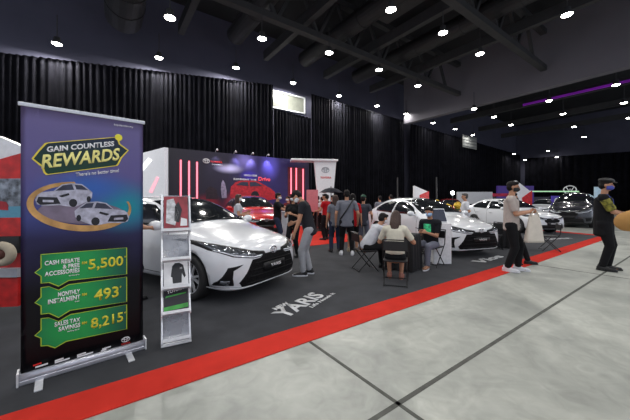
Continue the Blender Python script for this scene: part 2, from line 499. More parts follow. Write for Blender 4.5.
# ------------------------------------------------------------------ ceiling lamps
M_lampglow = mat('lamp_glow', (1.0, 0.97, 0.90), 0.4, emit=40.0, var=0.02)
lamp_proto = None
def lamp(p, label, group, power=LAMP_W, rod=1.0, size=0.34):
    global lamp_proto
    if lamp_proto is None:
        rt = empty('ceiling_lamp', p)
        bm = bmesh.new(); lathe(bm, [(0.08, 0.30), (0.12, 0.28), (0.13, 0.14), (0.20, 0.05), (0.21, 0.0), (0.19, 0.0), (0.14, 0.10), (0.02, 0.12)], 24); obj('housing', bm, M_steel, rt, True)
        bm = bmesh.new(); lathe(bm, [(0.02, 0.015), (0.175, 0.015), (0.18, 0.005), (0.13, -0.03), (0.02, -0.045)], 24); obj('diffuser', bm, M_lampglow, rt, True)
        obj('hanger', TB([(0, 0, 0.28), (0, 0, 0.28 + 1.0)], 0.02), M_steel, rt)
        lamp_proto = rt; r_ = rt
    else:
        r_ = lamp_proto.copy(); COL.objects.link(r_); r_.location = p
        for ch in lamp_proto.children:
            if ch.type == 'MESH': copy_tree(ch, r_)
    tag(r_, label, 'ceiling lamp', group)
    ld = bpy.data.lights.new('lamp_light', 'AREA'); ld.shape = 'DISK'; ld.size = size; ld.energy = power; ld.color = LAMP_COL
    lo = bpy.data.objects.new('lamp_light', ld); COL.objects.link(lo); lo.parent = r_; lo.location = (0, 0, -0.07)
    return r_
ORD = ['first', 'second', 'third', 'fourth', 'fifth', 'sixth', 'seventh', 'eighth', 'ninth', 'tenth', 'eleventh', 'twelfth', 'thirteenth', 'fourteenth', 'fifteenth']
rowA = [(57, 44), (159, 58), (236, 68), (293, 83), (339, 96), (377, 106), (406, 114)]
for k, (a, b) in enumerate(rowA):
    lamp(onY(a, b, 17.0), 'round lamp grazing the back curtain, %s from the left' % ORD[k], 'ceiling lamps along the back curtain', power=LAMP_W * (10.0 if k < 6 else 1.0))
rowB = [(170, 18), (262, 39), (329, 53), (379, 70), (418, 86)]
for k, (a, b) in enumerate(rowB):
    lamp(onY(a, b, 11.4), 'round lamp in the second row from the back curtain, %s from left' % ORD[k], 'ceiling lamps in the second row')
rowC = [(391, 10), (443, 33), (480, 54)]
for k, (a, b) in enumerate(rowC):
    lamp(onY(a, b, 7.05), 'round lamp in the third row from the back curtain, %s from left' % ORD[k], 'ceiling lamps in the third row')
lamp(onY(567, 15, 3.46), 'round lamp before the grey bulkhead, nearest the upper right corner', 'ceiling lamps in the front row')
unseen = 'round high-bay lamp overhead, outside the view'
for Y, xs in ((16.4, (-7.5,)), (11.4, (-7.2, -3.9)), (7.05, (-7.2, -4, -0.8, 2.4, 5.6)), (3.4, (-7.2, -4, -0.8, 2.4, 5.6, 8.8)), (-1.3, (-7.2, -4, -0.8, 2.4, 5.6, 8.8, 12, 15.2)), (-5.5, (-4, -0.8, 2.4, 5.6, 8.8, 12))):
    for X in xs: lamp((X, Y, 8.5), unseen, 'ceiling lamps outside the view')
far = [(433, 123), (455, 129), (473, 135), (474, 109), (494, 117), (511, 125), (549, 101), (563, 114), (574, 127), (584, 137), (616, 85), (624, 103), (629, 118), (514, 154), (525, 160), (548, 151), (557, 157), (592, 146), (600, 153)]
onwall = {(433, 123), (455, 129), (473, 135), (514, 154), (525, 160)}
nw = nf = 0
far.sort()
for (a, b) in far:
    if (a, b) in onwall:
        p = onY(a, b, 16.4); lab = 'small lamp along the back curtain beyond the bulkhead, %s from left' % ORD[nw]; nw += 1
    else:
        p = W(a, b, 6.9 * FPX / (200 - b)) if b < 140 else W(a, b, 40)
        lab = 'distant lamp in the dark far hall ceiling, %s from left' % ORD[nf]; nf += 1
    lamp(p, lab, 'distant lamps beyond the bulkhead', power=30)
# purple lit beam
bm = bmesh.new(); pa, pb = W(527, 106, 25), W(620, 85.5, 17.2)
bar(bm, (28.6, pa.y, 9.45), (28.6, pb.y, 9.45), 0.14, 0.16)
o = obj('light_strip', bm, mat('purple_glow', (0.30, 0.02, 0.55), 0.5, emit=0.13, var=0.5, scale=0.6)); tag(o, 'purple glowing light strip under the far dark roof', 'light strip')
# ------------------------------------------------------------------ cars
M_paint_w = mat('white_car_paint', srgb(228, 230, 235), 0.25, 0.0, coat=1.0, var=0.01)
M_paint_r = mat('red_car_paint', srgb(190, 14, 20), 0.25, 0.0, coat=1.0, var=0.03)
M_paint_d = mat('dark_grey_car_paint', srgb(48, 50, 58), 0.25, 0.3, coat=1.0, var=0.03)
M_glass = mat('dark_car_glass', (0.012, 0.014, 0.017), 0.04, coat=0.5, var=0.2, spec=0.7)
M_trim = mat('black_car_trim', (0.010, 0.010, 0.011), 0.35, spec=0.2)
M_grille = mat('black_mesh_grille', (0.010, 0.010, 0.011), 0.6, var=0.9, scale=60, bump=0.6, spec=0.08)
M_lens = mat('headlight_lens', (0.16, 0.17, 0.19), 0.08, 0.6, coat=1.0, var=0.8, scale=26)
M_drl = mat('daytime_lamp_strip', (0.75, 0.78, 0.85), 0.2, coat=1.0)
M_tyre = mat('tyre_rubber', (0.015, 0.015, 0.016), 0.75, var=0.15)
M_rim = mat('machined_rim', (0.55, 0.56, 0.59), 0.3, 0.35)
M_tail = mat('red_tail_lens', srgb(150, 10, 14), 0.15, coat=1.0)
M_chrome = mat('chrome', (0.75, 0.76, 0.78), 0.12, 1.0)
M_seam = mat('panel_gap', (0.03, 0.03, 0.033), 0.8)

FRONT = [  # f, yb, zb, (y2,z2), (y3,z3), (y4,z4), (y5,z5), (y6,z6), z7
 (0.82, 0.34, 0.25, (0.40, 0.31), (0.44, 0.48), (0.42, 0.575), (0.36, 0.622), (0.22, 0.64), 0.645),
 (0.75, 0.56, 0.20, (0.63, 0.28), (0.66, 0.47), (0.62, 0.62), (0.54, 0.692), (0.30, 0.722), 0.730),
 (0.59, 0.72, 0.18, (0.79, 0.27), (0.805, 0.48), (0.77, 0.675), (0.67, 0.772), (0.36, 0.81), 0.82),
 (0.35, 0.76, 0.18, (0.825, 0.27), (0.845, 0.50), (0.825, 0.72), (0.71, 0.825), (0.38, 0.865), 0.875),
 (0.08, 0.77, 0.18, (0.835, 0.27), (0.865, 0.52), (0.84, 0.80), (0.735, 0.885), (0.40, 0.925), 0.935),
 (-0.24, 0.77, 0.18, (0.835, 0.27), (0.865, 0.54), (0.845, 0.86), (0.765, 0.93), (0.44, 0.97), 0.98),
 (-0.36, 0.77, 0.18, (0.835, 0.27), (0.865, 0.55), (0.85, 0.895), (0.755, 0.975), (0.45, 1.03), 1.04),
 (-0.82, 0.77, 0.18, (0.835, 0.27), (0.865, 0.56), (0.85, 0.92), (0.665, 1.225), (0.42, 1.29), 1.305),
 (-1.27, 0.77, 0.18, (0.835, 0.27), (0.865, 0.56), (0.85, 0.935), (0.60, 1.385), (0.40, 1.445), 1.46),
 (-1.95, 0.77, 0.18, (0.835, 0.27), (0.868, 0.57), (0.855, 0.95), (0.585, 1.415), (0.39, 1.475), 1.487),
]
SEDAN = [
 (-2.55, 0.77, 0.19, (0.835, 0.28), (0.868, 0.58), (0.85, 0.965), (0.575, 1.37), (0.38, 1.43), 1.442),
 (-2.95, 0.76, 0.20, (0.82, 0.30), (0.86, 0.60), (0.83, 0.975), (0.63, 1.19), (0.42, 1.24), 1.252),
 (-3.22, 0.74, 0.22, (0.80, 0.32), (0.84, 0.62), (0.80, 0.97), (0.68, 1.055), (0.46, 1.085), 1.092),
 (-3.45, 0.68, 0.26, (0.74, 0.36), (0.78, 0.62), (0.73, 0.95), (0.64, 1.025), (0.44, 1.05), 1.055),
 (-3.56, 0.55, 0.30, (0.62, 0.40), (0.66, 0.62), (0.62, 0.88), (0.52, 0.97), (0.36, 1.0), 1.0),
]
HATCH = [
 (-2.50, 0.77, 0.19, (0.835, 0.28), (0.868, 0.58), (0.85, 0.98), (0.575, 1.39), (0.38, 1.45), 1.462),
 (-2.90, 0.75, 0.22, (0.81, 0.32), (0.85, 0.62), (0.82, 1.00), (0.585, 1.31), (0.39, 1.38), 1.395),
 (-3.10, 0.70, 0.25, (0.77, 0.36), (0.81, 0.64), (0.77, 0.99), (0.60, 1.14), (0.42, 1.19), 1.205),
 (-3.24, 0.62, 0.28, (0.70, 0.40), (0.74, 0.64), (0.70, 0.92), (0.58, 1.0), (0.42, 1.02), 1.03),
 (-3.30, 0.46, 0.32, (0.56, 0.44), (0.60, 0.64), (0.56, 0.84), (0.46, 0.9), (0.32, 0.92), 0.92),
]
def car(name, label, paint, rear, tall=1.0, roofm=None, group=None, plate='', wheel_r=0.315, grille='big', sub=2):
    root = empty(name)
    tag(root, label, 'car', group)
    def Z(z):   # taller body: stretch above the sill
        if tall >= 1.15: return (0.18 + (z - 0.18) * 1.30) if z < 1.0 else 1.246 + (z - 1.0) * 1.1
        return z if tall == 1.0 else 0.18 + (z - 0.18) * tall + (0.06 if tall > 1 else 0)
    st = FRONT + rear
    bm = bmesh.new(); rows = []
    for (f, yb, zb, a2, a3, a4, a5, a6, z7) in st:
        half = [(0, zb), (yb * 0.6, zb), (yb, zb), a2, a3, a4, a5, a6]
        ring = [(0, z7)] + [(-y, z) for y, z in half[:0:-1]] + half
        rows.append([bm.verts.new((f, y, Z(z))) for y, z in ring])
    n = len(rows[0])
    for a, b in zip(rows[:-1], rows[1:]):
        for j in range(n): bm.faces.new((a[j], a[(j + 1) % n], b[(j + 1) % n], b[j]))
    bm.faces.new(rows[0]); bm.faces.new(rows[-1][::-1])
    me = with_mods(bm, [('SUBSURF', dict(levels=sub, render_levels=sub))])
    # wheel openings
    rx = -2.55
    bm = bmesh.new(); bm.from_mesh(me)
    bvh = BVHTree.FromBMesh(bm)
    cut = bmesh.new()
    ra = wheel_r + 0.045
    for fx in (0, rx):
        for s in (-1, 1):
            rr = [(0.0, s * 0.52), (ra, s * 0.52), (ra, s * 1.1), (0.0, s * 1.1)]
            c2 = bmesh.new(); lathe(c2, [(max(r, 0.001), h) for r, h in rr], 40, 'y', (fx, 0, wheel_r + 0.005)); bmesh.ops.recalc_face_normals(c2, faces=c2.faces); merge(cut, c2)
    cme = bpy.data.meshes.new('cut'); bmesh.ops.recalc_face_normals(cut, faces=cut.faces); cut.to_mesh(cme); cut.free()
    co = bpy.data.objects.new('cut', cme); COL.objects.link(co)
    me2 = with_mods(bm, [('BOOLEAN', dict(operation='DIFFERENCE', object=co, solver='EXACT'))])
    bpy.data.objects.remove(co)
    me2.materials.clear(); me2.materials.append(paint); me2.materials.append(M_trim)
    if roofm: me2.materials.append(roofm)
    for p in me2.polygons:
        c = p.center
        inw = False
        for fx in (0, rx):
            if abs(math.hypot(c.x - fx, c.z - wheel_r - 0.005)) < ra + 0.004 and abs(c.y) < 0.80 and (abs(p.normal.y) > 0.9 and abs(abs(c.y) - 0.52) < 0.01 or abs(math.hypot(c.x - fx, c.z - wheel_r - 0.005) - ra) < 0.02): inw = True
        if inw: p.material_index = 1
        elif c.z < Z(0.225): p.material_index = 1
        elif roofm and c.z > Z(1.33): p.material_index = 2
        else: p.material_index = 0
        p.use_smooth = True
    body = link('body', me2, None, root)
    # patches that follow the skin
    def patch(pname, outline, axis, m, off=0.006, sign=1, cell=0.04, par=root, sk=0.014, label=None):
        """outline in (y,z) for axis f / r, or (f,z) for axis s"""
        b = bmesh.new()
        vs = [b.verts.new((u, Z(z), 0)) for u, z in outline]
        b.faces.new(vs)
        lo = [min(v.co[i] for v in vs) for i in (0, 1)]; hi = [max(v.co[i] for v in vs) for i in (0, 1)]
        for i in (0, 1):
            k = lo[i] + cell
            while k < hi[i]:
                no = Vector((1, 0, 0)) if i == 0 else Vector((0, 1, 0)); pc = Vector((k, 0, 0)) if i == 0 else Vector((0, k, 0))
                bmesh.ops.bisect_plane(b, geom=list(b.verts) + list(b.edges) + list(b.faces), plane_co=pc, plane_no=no)
                k += cell
        bmesh.ops.triangulate(b, faces=list(b.faces))
        ray = {'f': Vector((-1, 0, 0)), 'r': Vector((1, 0, 0)), 's': Vector((0, -sign, 0))}[axis]
        for v in b.verts:
            u, z = v.co.x, v.co.y
            if axis in 'fr': o_ = Vector((3 if axis == 'f' else -6, u * sign, z))
            else: o_ = Vector((u, 3 * sign, z))
            hit, nr, _, _ = bvh.ray_cast(o_, ray)
            if hit is None:
                hit, nr, _, _ = bvh.find_nearest(Vector((0.3 if axis == 'f' else -3.3, u * sign, z)) if axis in 'fr' else Vector((u, 0.8 * sign, z)))
            v.co = hit + nr * off
        ed = [e for e in b.edges if len(e.link_faces) == 1]
        r = bmesh.ops.extrude_edge_only(b, edges=ed)
        for v in r['geom']:
            if isinstance(v, bmesh.types.BMVert): v.co = v.co + ray * sk
        o_ = obj(pname, b, m, par, True)
        if label: o_['label'] = label
        return o_
    def both(pname, outline, axis, m, **k):
        return [patch(pname, outline, axis, m, sign=s, **k) for s in (1, -1)]
    # glass
    ws = [(-0.70, 1.01), (-0.36, 1.045), (0.0, 1.055), (0.36, 1.045), (0.70, 1.01), (0.655, 1.14), (0.535, 1.375), (0.30, 1.415), (0, 1.42), (-0.30, 1.415), (-0.535, 1.375), (-0.655, 1.14)]
    patch('windshield', ws, 'f', M_glass, cell=0.07)
    hatch = rear is HATCH
    e = -2.75 if not hatch else -2.72
    both('side_window', [(-0.58, 0.985), (-0.86, 1.175), (-1.20, 1.31), (-1.60, 1.345), (-1.66, 1.345), (-1.70, 0.985)], 's', M_glass, cell=0.08)
    both('side_window', [(-1.77, 0.99), (-1.73, 1.35), (-2.10, 1.345), (-2.45, 1.28), (e, 1.12), (e + 0.02, 1.03)], 's', M_glass, cell=0.08)
    rw = [(-0.56, 1.10), (0, 1.12), (0.56, 1.10), (0.46, 1.33), (0, 1.37), (-0.46, 1.33)]
    patch('rear_window', rw, 'r', M_glass, cell=0.08)
    # front end
    for s in (1, -1):
        hl = patch('headlight', [(0.16, 0.600), (0.20, 0.660), (0.40, 0.690), (0.60, 0.752), (0.74, 0.800), (0.822, 0.845), (0.838, 0.825), (0.80, 0.715), (0.68, 0.635), (0.42, 0.590)], 'f', M_trim, sign=s, cell=0.03, off=0.005)
        patch('lens', [(0.34, 0.620), (0.42, 0.668), (0.60, 0.728), (0.74, 0.778), (0.80, 0.805), (0.775, 0.715), (0.66, 0.655), (0.46, 0.622)], 'f', M_lens, sign=s, cell=0.03, off=0.010, par=hl)
        patch('light_strip', [(0.26, 0.622), (0.42, 0.614), (0.66, 0.656), (0.78, 0.72), (0.775, 0.705), (0.66, 0.640), (0.42, 0.598), (0.26, 0.606)], 'f', M_drl, sign=s, cell=0.03, off=0.013, par=hl)
        if tall == 1.0:
            fl = patch('fog_lamp_recess', [(0.58, 0.53), (0.735, 0.50), (0.80, 0.30), (0.795, 0.26), (0.67, 0.26), (0.695, 0.36), (0.69, 0.46)], 'f', M_trim, sign=s, cell=0.03)
            patch('fog_lamp', [(0.715, 0.275), (0.775, 0.275), (0.775, 0.335), (0.715, 0.335)], 'f', M_lens, sign=s, cell=0.02, off=0.014, par=fl)
        else:
            fl = patch('fog_lamp_recess', [(0.60, 0.42), (0.79, 0.44), (0.79, 0.32), (0.62, 0.30)], 'f', M_trim, sign=s, cell=0.03)
    if grille == 'big':
        g = patch('grille', [(-0.30, 0.58), (-0.16, 0.625), (0.16, 0.625), (0.30, 0.58), (0.44, 0.575), (0.52, 0.43), (0.62, 0.29), (0.56, 0.215), (-0.56, 0.215), (-0.62, 0.29), (-0.52, 0.43), (-0.44, 0.575)], 'f', M_grille, cell=0.035)
    else:
        g = patch('grille', [(-0.36, 0.65), (0.36, 0.65), (0.34, 0.53), (0.24, 0.47), (-0.24, 0.47), (-0.34, 0.53)], 'f', M_grille, cell=0.04)
        patch('lower_grille', [(-0.52, 0.40), (0.52, 0.40), (0.56, 0.25), (-0.56, 0.25)], 'f', M_trim, cell=0.04)
        patch('chrome_bar', [(-0.36, 0.672), (0.36, 0.672), (0.36, 0.65), (-0.36, 0.65)], 'f', M_chrome, cell=0.04, par=g)
    if grille == 'big':
        for k in range(4): patch('grille_bar', [(-0.42 - 0.035 * k, 0.530 - 0.085 * k), (0.42 + 0.035 * k, 0.530 - 0.085 * k), (0.42 + 0.035 * k, 0.518 - 0.085 * k), (-0.42 - 0.035 * k, 0.518 - 0.085 * k)], 'f', M_trim, cell=0.05, off=0.014, par=g)
        patch('front_lip', [(-0.60, 0.235), (0.60, 0.235), (0.80, 0.245), (0.82, 0.215), (0.60, 0.195), (-0.60, 0.195), (-0.82, 0.215), (-0.80, 0.245)], 'f', paint, cell=0.05, off=0.025, sk=0.03)
    pl = patch('licence_plate', [(-0.24, 0.395), (0.24, 0.395), (0.24, 0.495), (-0.24, 0.495)], 'f', M_black, cell=0.06, off=0.03, sk=0.03)
    if plate:
        Mx = Matrix(((0, 1, 0, 0.82 + 0.036), (1, 0, 0, 0), (0, 0, 1, 0), (0, 0, 0, 1)))
        # text x runs along +y of the car when seen from the front
        text(plate, M_tw, pl, -0.12, Z(0.423), 0.24, 0.045, M=Mx, bold=0.02, y=0.0, ext=-0.002)
    # round emblem: ring with two inner loops
    zc = Z(0.655)
    hit, nr, _, _ = bvh.ray_cast(Vector((3, 0, zc)), Vector((-1, 0, 0)))
    hx = hit.x if hit else 0.86
    em = obj('emblem', BX((0, 0, 0), (0.004, 0.004, 0.004)), M_chrome, root)
    bm = bmesh.new()
    for (ry, rz, oz) in ((0.072, 0.05, 0), (0.026, 0.048, 0), (0.055, 0.018, 0.022)):
        tube(bm, [(hx + 0.018 - (oz) * 0.3, ry * math.cos(2 * PI * k / 24), zc + oz + rz * math.sin(2 * PI * k / 24)) for k in range(24)], 0.006, seg=6, closed=True)
    bmesh.ops.recalc_face_normals(bm, faces=bm.faces); bm.to_mesh(em.data); bm.free()
    for p in em.data.polygons: p.use_smooth = True
    # seams, handles, mirrors, sill
    for pts in ([(-0.50, 0.93), (-0.505, 0.30)], [(-1.70, 0.96), (-1.70, 0.28)], [(-2.62, 0.97), (-2.40, 0.70), (-2.20, 0.45), (-2.12, 0.30)], [(-0.50, 0.30), (-2.12, 0.30)]):
        ol = [(x, z) for x, z in pts] + [(x + 0.008, z + 0.008) for x, z in reversed(pts)]
        both('door_seam', ol, 's', M_seam, cell=0.1, off=0.003)
    for s in (1, -1):
        for hx_ in (-1.55, -2.42):
            bm = bmesh.new(); limb(bm, (hx_, s * 0.878, Z(0.835)), (hx_ + 0.18, s * 0.876, Z(0.83)), 0.016, 0.016, 0.014, 0.014); obj('door_handle', bm, paint, root, True)
        bm = bmesh.new()
        ball(bm, (-0.60, s * 0.955, Z(1.02)), (0.075, 0.105, 0.072)); limb(bm, (-0.58, s * 0.80, Z(0.96)), (-0.58, s * 0.90, Z(0.985)), 0.03, 0.03)
        mi = obj('mirror', bm, paint, root, True)
        bm = bmesh.new(); ball(bm, (-0.665, s * 0.955, Z(1.02)), (0.016, 0.085, 0.055)); obj('mirror_glass', bm, M_glass, mi, True)
        patch('tail_light', [(0.42, 0.80), (0.70, 0.82), (0.80, 0.90), (0.76, 0.95), (0.44, 0.92)], 'r', M_tail, sign=s, cell=0.05)
    bm = bmesh.new(); tube(bm, [(-0.36, -0.45, Z(1.05)), (-0.50, 0.12, Z(1.13))], 0.008, seg=6); tube(bm, [(-0.36, 0.10, Z(1.07)), (-0.48, 0.60, Z(1.09))], 0.008, seg=6)
    obj('wiper', bm, M_trim, root)
    # wheels
    proto = None
    for fx in (0, rx):
        for s in (-1, 1):
            wt = empty('wheel', (fx, s * 0.765, wheel_r)); wt.parent = root
            if proto is None:
                r = wheel_r; rim = r * 0.70
                bm = bmesh.new(); lathe(bm, [(rim, -0.09), (r * 0.93, -0.10), (r, -0.075), (r, 0.075), (r * 0.93, 0.10), (rim, 0.09)], 48, 'y', close=True); obj('tyre', bm, M_tyre, wt, True)
                bm = bmesh.new(); lathe(bm, [(rim, -0.085), (rim * 1.03, -0.07), (rim * 1.03, 0.07), (rim, 0.085), (rim * 0.93, 0.08), (rim * 0.90, 0.0), (0.03, 0.0), (0.03, -0.03), (rim * 0.9, -0.03)], 40, 'y', close=True); obj('rim_barrel', bm, M_trim, wt)
                bm = bmesh.new()
                for sd in (-1, 1):
                    for k in range(10):
                        a = 2 * PI * (k // 2) / 5 + (0.16 if k % 2 else -0.16)
                        a2 = 2 * PI * (k // 2) / 5 + (0.24 if k % 2 else -0.24)
                        bar(bm, (0.04 * math.cos(a), sd * 0.045, 0.04 * math.sin(a)), (rim * 0.97 * math.cos(a2), sd * 0.072, rim * 0.97 * math.sin(a2)), 0.022, 0.03)
                    lathe(bm, [(0.002, sd * 0.03), (0.05, sd * 0.03), (0.05, sd * 0.06), (0.035, sd * 0.07), (0.002, sd * 0.07)], 20, 'y')
                    lathe(bm, [(rim * 0.94, sd * 0.07), (rim, sd * 0.07), (rim, sd * 0.086), (rim * 0.95, sd * 0.086)], 40, 'y', close=True)
                obj('rim', bm, M_rim, wt)
                proto = wt
            else:
                for ch in proto.children: copy_tree(ch, wt)
    return root
def place_car(c, p, deg):
    c.location = (p[0], p[1], p[2] if len(p) > 2 else 0.008); c.rotation_euler = (0, 0, R(deg))

yar = car('hatchback_car', 'white car with black mesh grille nearest the viewpoint, behind the brochure rack', M_paint_w, SEDAN, plate='YARIS', group=None)
place_car(yar, (1.68, 4.62), -65.5)
vio = car('sedan_car', 'white car with black grille standing behind the seated group and small table', M_paint_w, SEDAN, plate='VIOS')
place_car(vio, (7.52, 4.09), -107)
crl = car('sedan_car', 'white sedan behind the man carrying the white tote bag', M_paint_w, SEDAN, grille='small', plate='COROLLA')
place_car(crl, (14.75, 4.58), -116.5)
suv = car('suv_car', 'dark grey sport utility vehicle at the far booth under the ring emblem', M_paint_d, HATCH, tall=1.2, wheel_r=0.37, grille='small')
suv.scale = (1.05, 1.05, 1.02)
place_car(suv, (19.7, 4.5), 186)
rdc = car('suv_car', 'red car with dark glass in front of the stage backdrop', M_paint_r, HATCH, tall=1.03, wheel_r=0.33, grille='small')
place_car(rdc, (4.35, 9.4, 0.014), -100)
rdf = car('sedan_car', 'far red car behind the grey haired man in the white shirt', M_paint_r, SEDAN, grille='small')
place_car(rdf, (17.3, 9.75), -150)
wfr = car('hatchback_car', 'small white car at the far booth left of the dark sport utility vehicle', M_paint_w, HATCH, grille='small', sub=2)
place_car(wfr, (28.0, 8.3), 185)
# ------------------------------------------------------------------ roll-up banner
def mat_print(n, c, v=0.05): return mat(n, srgb(*c), 0.45, var=v, scale=9)
p0 = FWD * 2.152 + RGT * -2.226; p1 = FWD * 2.716 + RGT * -1.588
bdir = (p1 - p0).normalized()
ban = empty('rollup_banner', (p0.x, p0.y, 0.008), math.atan2(bdir.y, bdir.x))
ban.scale = (0.955, 1, 1); ban.location = (p0.x + bdir.x * 0.012, p0.y + bdir.y * 0.012, 0.008)
tag(ban, 'tall roll-up banner with gold REWARDS heading and three green price boxes', 'banner')
SW = 0.842
M_sheet = grad_mat('banner_print', [(0.0, (14, 13, 17)), (0.30, (22, 20, 30)), (0.50, (62, 60, 102)), (0.58, (90, 98, 162)), (0.75, (124, 117, 172)), (1.0, (138, 130, 176))], 2, 0.32,
    blotch=[(0.82, 0.62, 0.42, 0.14, (46, 168, 184)), (0.50, 0.70, 0.5, 0.10, (80, 128, 205)), (0.5, 0.45, 0.5, 0.05, (40, 36, 60))])
bm = bmesh.new()
n = 24
for i in range(n):
    for k in range(2): pass
gv = []
for k, z in enumerate([0.06 + (2.11 - 0.06) * q / 20 for q in range(21)]):
    gv.append([bm.verts.new((0.012 + SW * i / n - 0.006 * math.sin(PI * k / 20) * 0, 0.004 + 0.0015 * math.sin(i * 0.8 + k * 0.15), z)) for i in range(n + 1)])
for a, b in zip(gv[:-1], gv[1:]):
    for i in range(n): bm.faces.new((a[i], a[i + 1], b[i + 1], b[i]))
bmesh.ops.solidify(bm, geom=list(bm.faces), thickness=0.0015)
sheet = obj('printed_sheet', bm, M_sheet, ban, True)
# top clamp rail and base cassette
bm = bmesh.new(); box(bm, (SW / 2 + 0.012, 0.003, 2.115), (SW + 0.03, 0.018, 0.03), bev=0.004); obj('top_rail', bm, M_alu, ban)
bm = bmesh.new(); limb(bm, (0.0, 0.02, 0.045), (SW + 0.024, 0.02, 0.045), 0.04, 0.04, 0.045, 0.045, cap=0.05); box(bm, (SW / 2 + 0.012, 0.02, 0.02), (SW + 0.02, 0.085, 0.035), bev=0.006)
obj('base_cassette', bm, mat('silver_cassette', (0.55, 0.56, 0.62), 0.3, 0.6), ban, True)
for x in (-0.004, SW + 0.03): obj('end_cap', BX((x, 0.02, 0.05), (0.014, 0.10, 0.10), bev=0.004), M_whitem, ban)
for x in (0.13, 0.74): obj('foot', BX((x - 0.01, -0.06, 0.006), (0.05, 0.24, 0.012), bev=0.004), M_whitem, ban)
obj('support_pole', TB([(SW / 2, 0.04, 0.05), (SW / 2, 0.03, 2.1)], 0.008), M_alu, ban)
Y0 = -0.0005
def flat(nm, pts, m, th=0.0012, y=Y0, par=sheet):
    o = obj(nm, PR(pts, th, Matrix.Translation((0, y, 0))), m, par); return o
def outline(nm, pts, wd, m, y=Y0, par=sheet, th=0.0014):
    bm = bmesh.new(); ringband(bm, pts, grow(pts, -wd), th)
    for v in bm.verts: v.co.y += y
    return obj(nm, bm, m, par)
M_badge = grad_mat('badge_print', [(0, (16, 62, 40)), (0.5, (20, 50, 46)), (1, (30, 34, 66))])
sk = 0.105
badge = [(0.073, 1.706), (0.105, 1.765), (0.148, 1.832), (0.159, 1.841), (0.635, 1.951), (0.654, 1.935), (0.667, 1.893), (0.735, 1.843), (0.68, 1.77), (0.657, 1.712), (0.645, 1.695), (0.159, 1.587), (0.145, 1.600), (0.13, 1.65)]
flat('heading_badge', badge, M_badge)
outline('badge_border', badge, 0.013, M_tg, y=-0.0012)
bm = bmesh.new(); ball(bm, (0.654, -0.001, 1.948), (0.03, 0.002, 0.03)); obj('gold_star', bm, mat_print('bright_gold', (240, 228, 60)), sheet, True)
text('GAIN COUNTLESS', M_tw, sheet, 0.163, 1.765, 0.457, 0.045, bold=0.035, skew=0.102)
text('REWARDS', mat('gold_heading', srgb(252, 242, 150), 0.4, var=0.05, scale=25), sheet, 0.130, 1.634, 0.526, 0.112, bold=0.028, skew=0.112, shear=0.1)
text("There's no better time!", M_tw, sheet, 0.345, 1.585, 0.31, 0.032, bold=0.015, skew=0.055)
text('toyota.com.my', M_tw, sheet, 0.617, 2.045, 0.154, 0.020, bold=0.01)
# gold swoosh and the two printed cars
def ell(cx_, cz_, rx, rz, a0, a1, n=40, sh=0.0):
    return [(cx_ + rx * math.cos(a0 + (a1 - a0) * k / n), cz_ + rz * math.sin(a0 + (a1 - a0) * k / n) + sh * rx * math.cos(a0 + (a1 - a0) * k / n)) for k in range(n + 1)]
oo = ell(0.40, 1.335, 0.355, 0.205, R(100), R(380), sh=-0.08); ii = ell(0.41, 1.345, 0.325, 0.165, R(100), R(380), sh=-0.08)
flat('gold_swoosh', oo + ii[::-1], mat('gold_swoosh_print', srgb(190, 146, 88), 0.4, var=0.5, scale=7))
flat('road_glow', ell(0.41, 1.285, 0.30, 0.095, R(0), R(360), sh=-0.08)[:-1], mat('road_print', srgb(120, 108, 128), 0.4, var=0.35, scale=8), th=0.0008)
M_pw = mat('printed_white_car', srgb(176, 176, 194), 0.4, var=0.35, scale=22); M_pg = mat('printed_dark_glass', srgb(52, 54, 74), 0.4, var=0.3, scale=14); M_pb = mat('printed_black', srgb(26, 26, 34), 0.4)
def printed_car(x0, z0, wd, ht, mir):
    def t(pts): return [((x0 + (u if not mir else 1 - u) * wd), z0 + v * ht) for u, v in pts]
    b = flat('printed_car', t([(0.0, 0.30), (0.04, 0.50), (0.10, 0.60), (0.30, 0.66), (0.44, 0.93), (0.60, 1.0), (0.80, 0.97), (0.92, 0.78), (1.0, 0.62), (0.99, 0.38), (0.90, 0.22), (0.70, 0.02), (0.62, 0.0), (0.40, 0.08), (0.12, 0.06), (0.03, 0.12)]), M_pw, y=-0.001)
    flat('printed_window', t([(0.33, 0.67), (0.46, 0.90), (0.62, 0.95), (0.66, 0.72)]), M_pg, y=-0.0026, par=b)
    flat('printed_window', t([(0.70, 0.74), (0.67, 0.94), (0.80, 0.92), (0.92, 0.72)]), M_pg, y=-0.0026, par=b)
    flat('printed_grille', t([(0.05, 0.42), (0.36, 0.40), (0.42, 0.14), (0.08, 0.10), (0.02, 0.22)]), M_pb, y=-0.0026, par=b)
    flat('printed_headlight', t([(0.38, 0.46), (0.56, 0.58), (0.58, 0.50), (0.44, 0.40)]), M_pb, y=-0.0026, par=b)
    flat('printed_wheel', t([(0.64 + 0.075 * math.cos(a * PI / 8), 0.17 + 0.17 * math.sin(a * PI / 8)) for a in range(16)]), M_pb, y=-0.0026, par=b)
    flat('printed_wheel', t([(0.93 + 0.04 * math.cos(a * PI / 8), 0.33 + 0.13 * math.sin(a * PI / 8)) for a in range(16)]), M_pb, y=-0.0024, par=b)
    flat('printed_plate', t([(0.12, 0.30), (0.30, 0.29), (0.30, 0.20), (0.12, 0.21)]), M_pw, y=-0.0036, par=b)
printed_car(0.095, 1.335, 0.365, 0.195, False)
printed_car(0.338, 1.175, 0.40, 0.205, True)
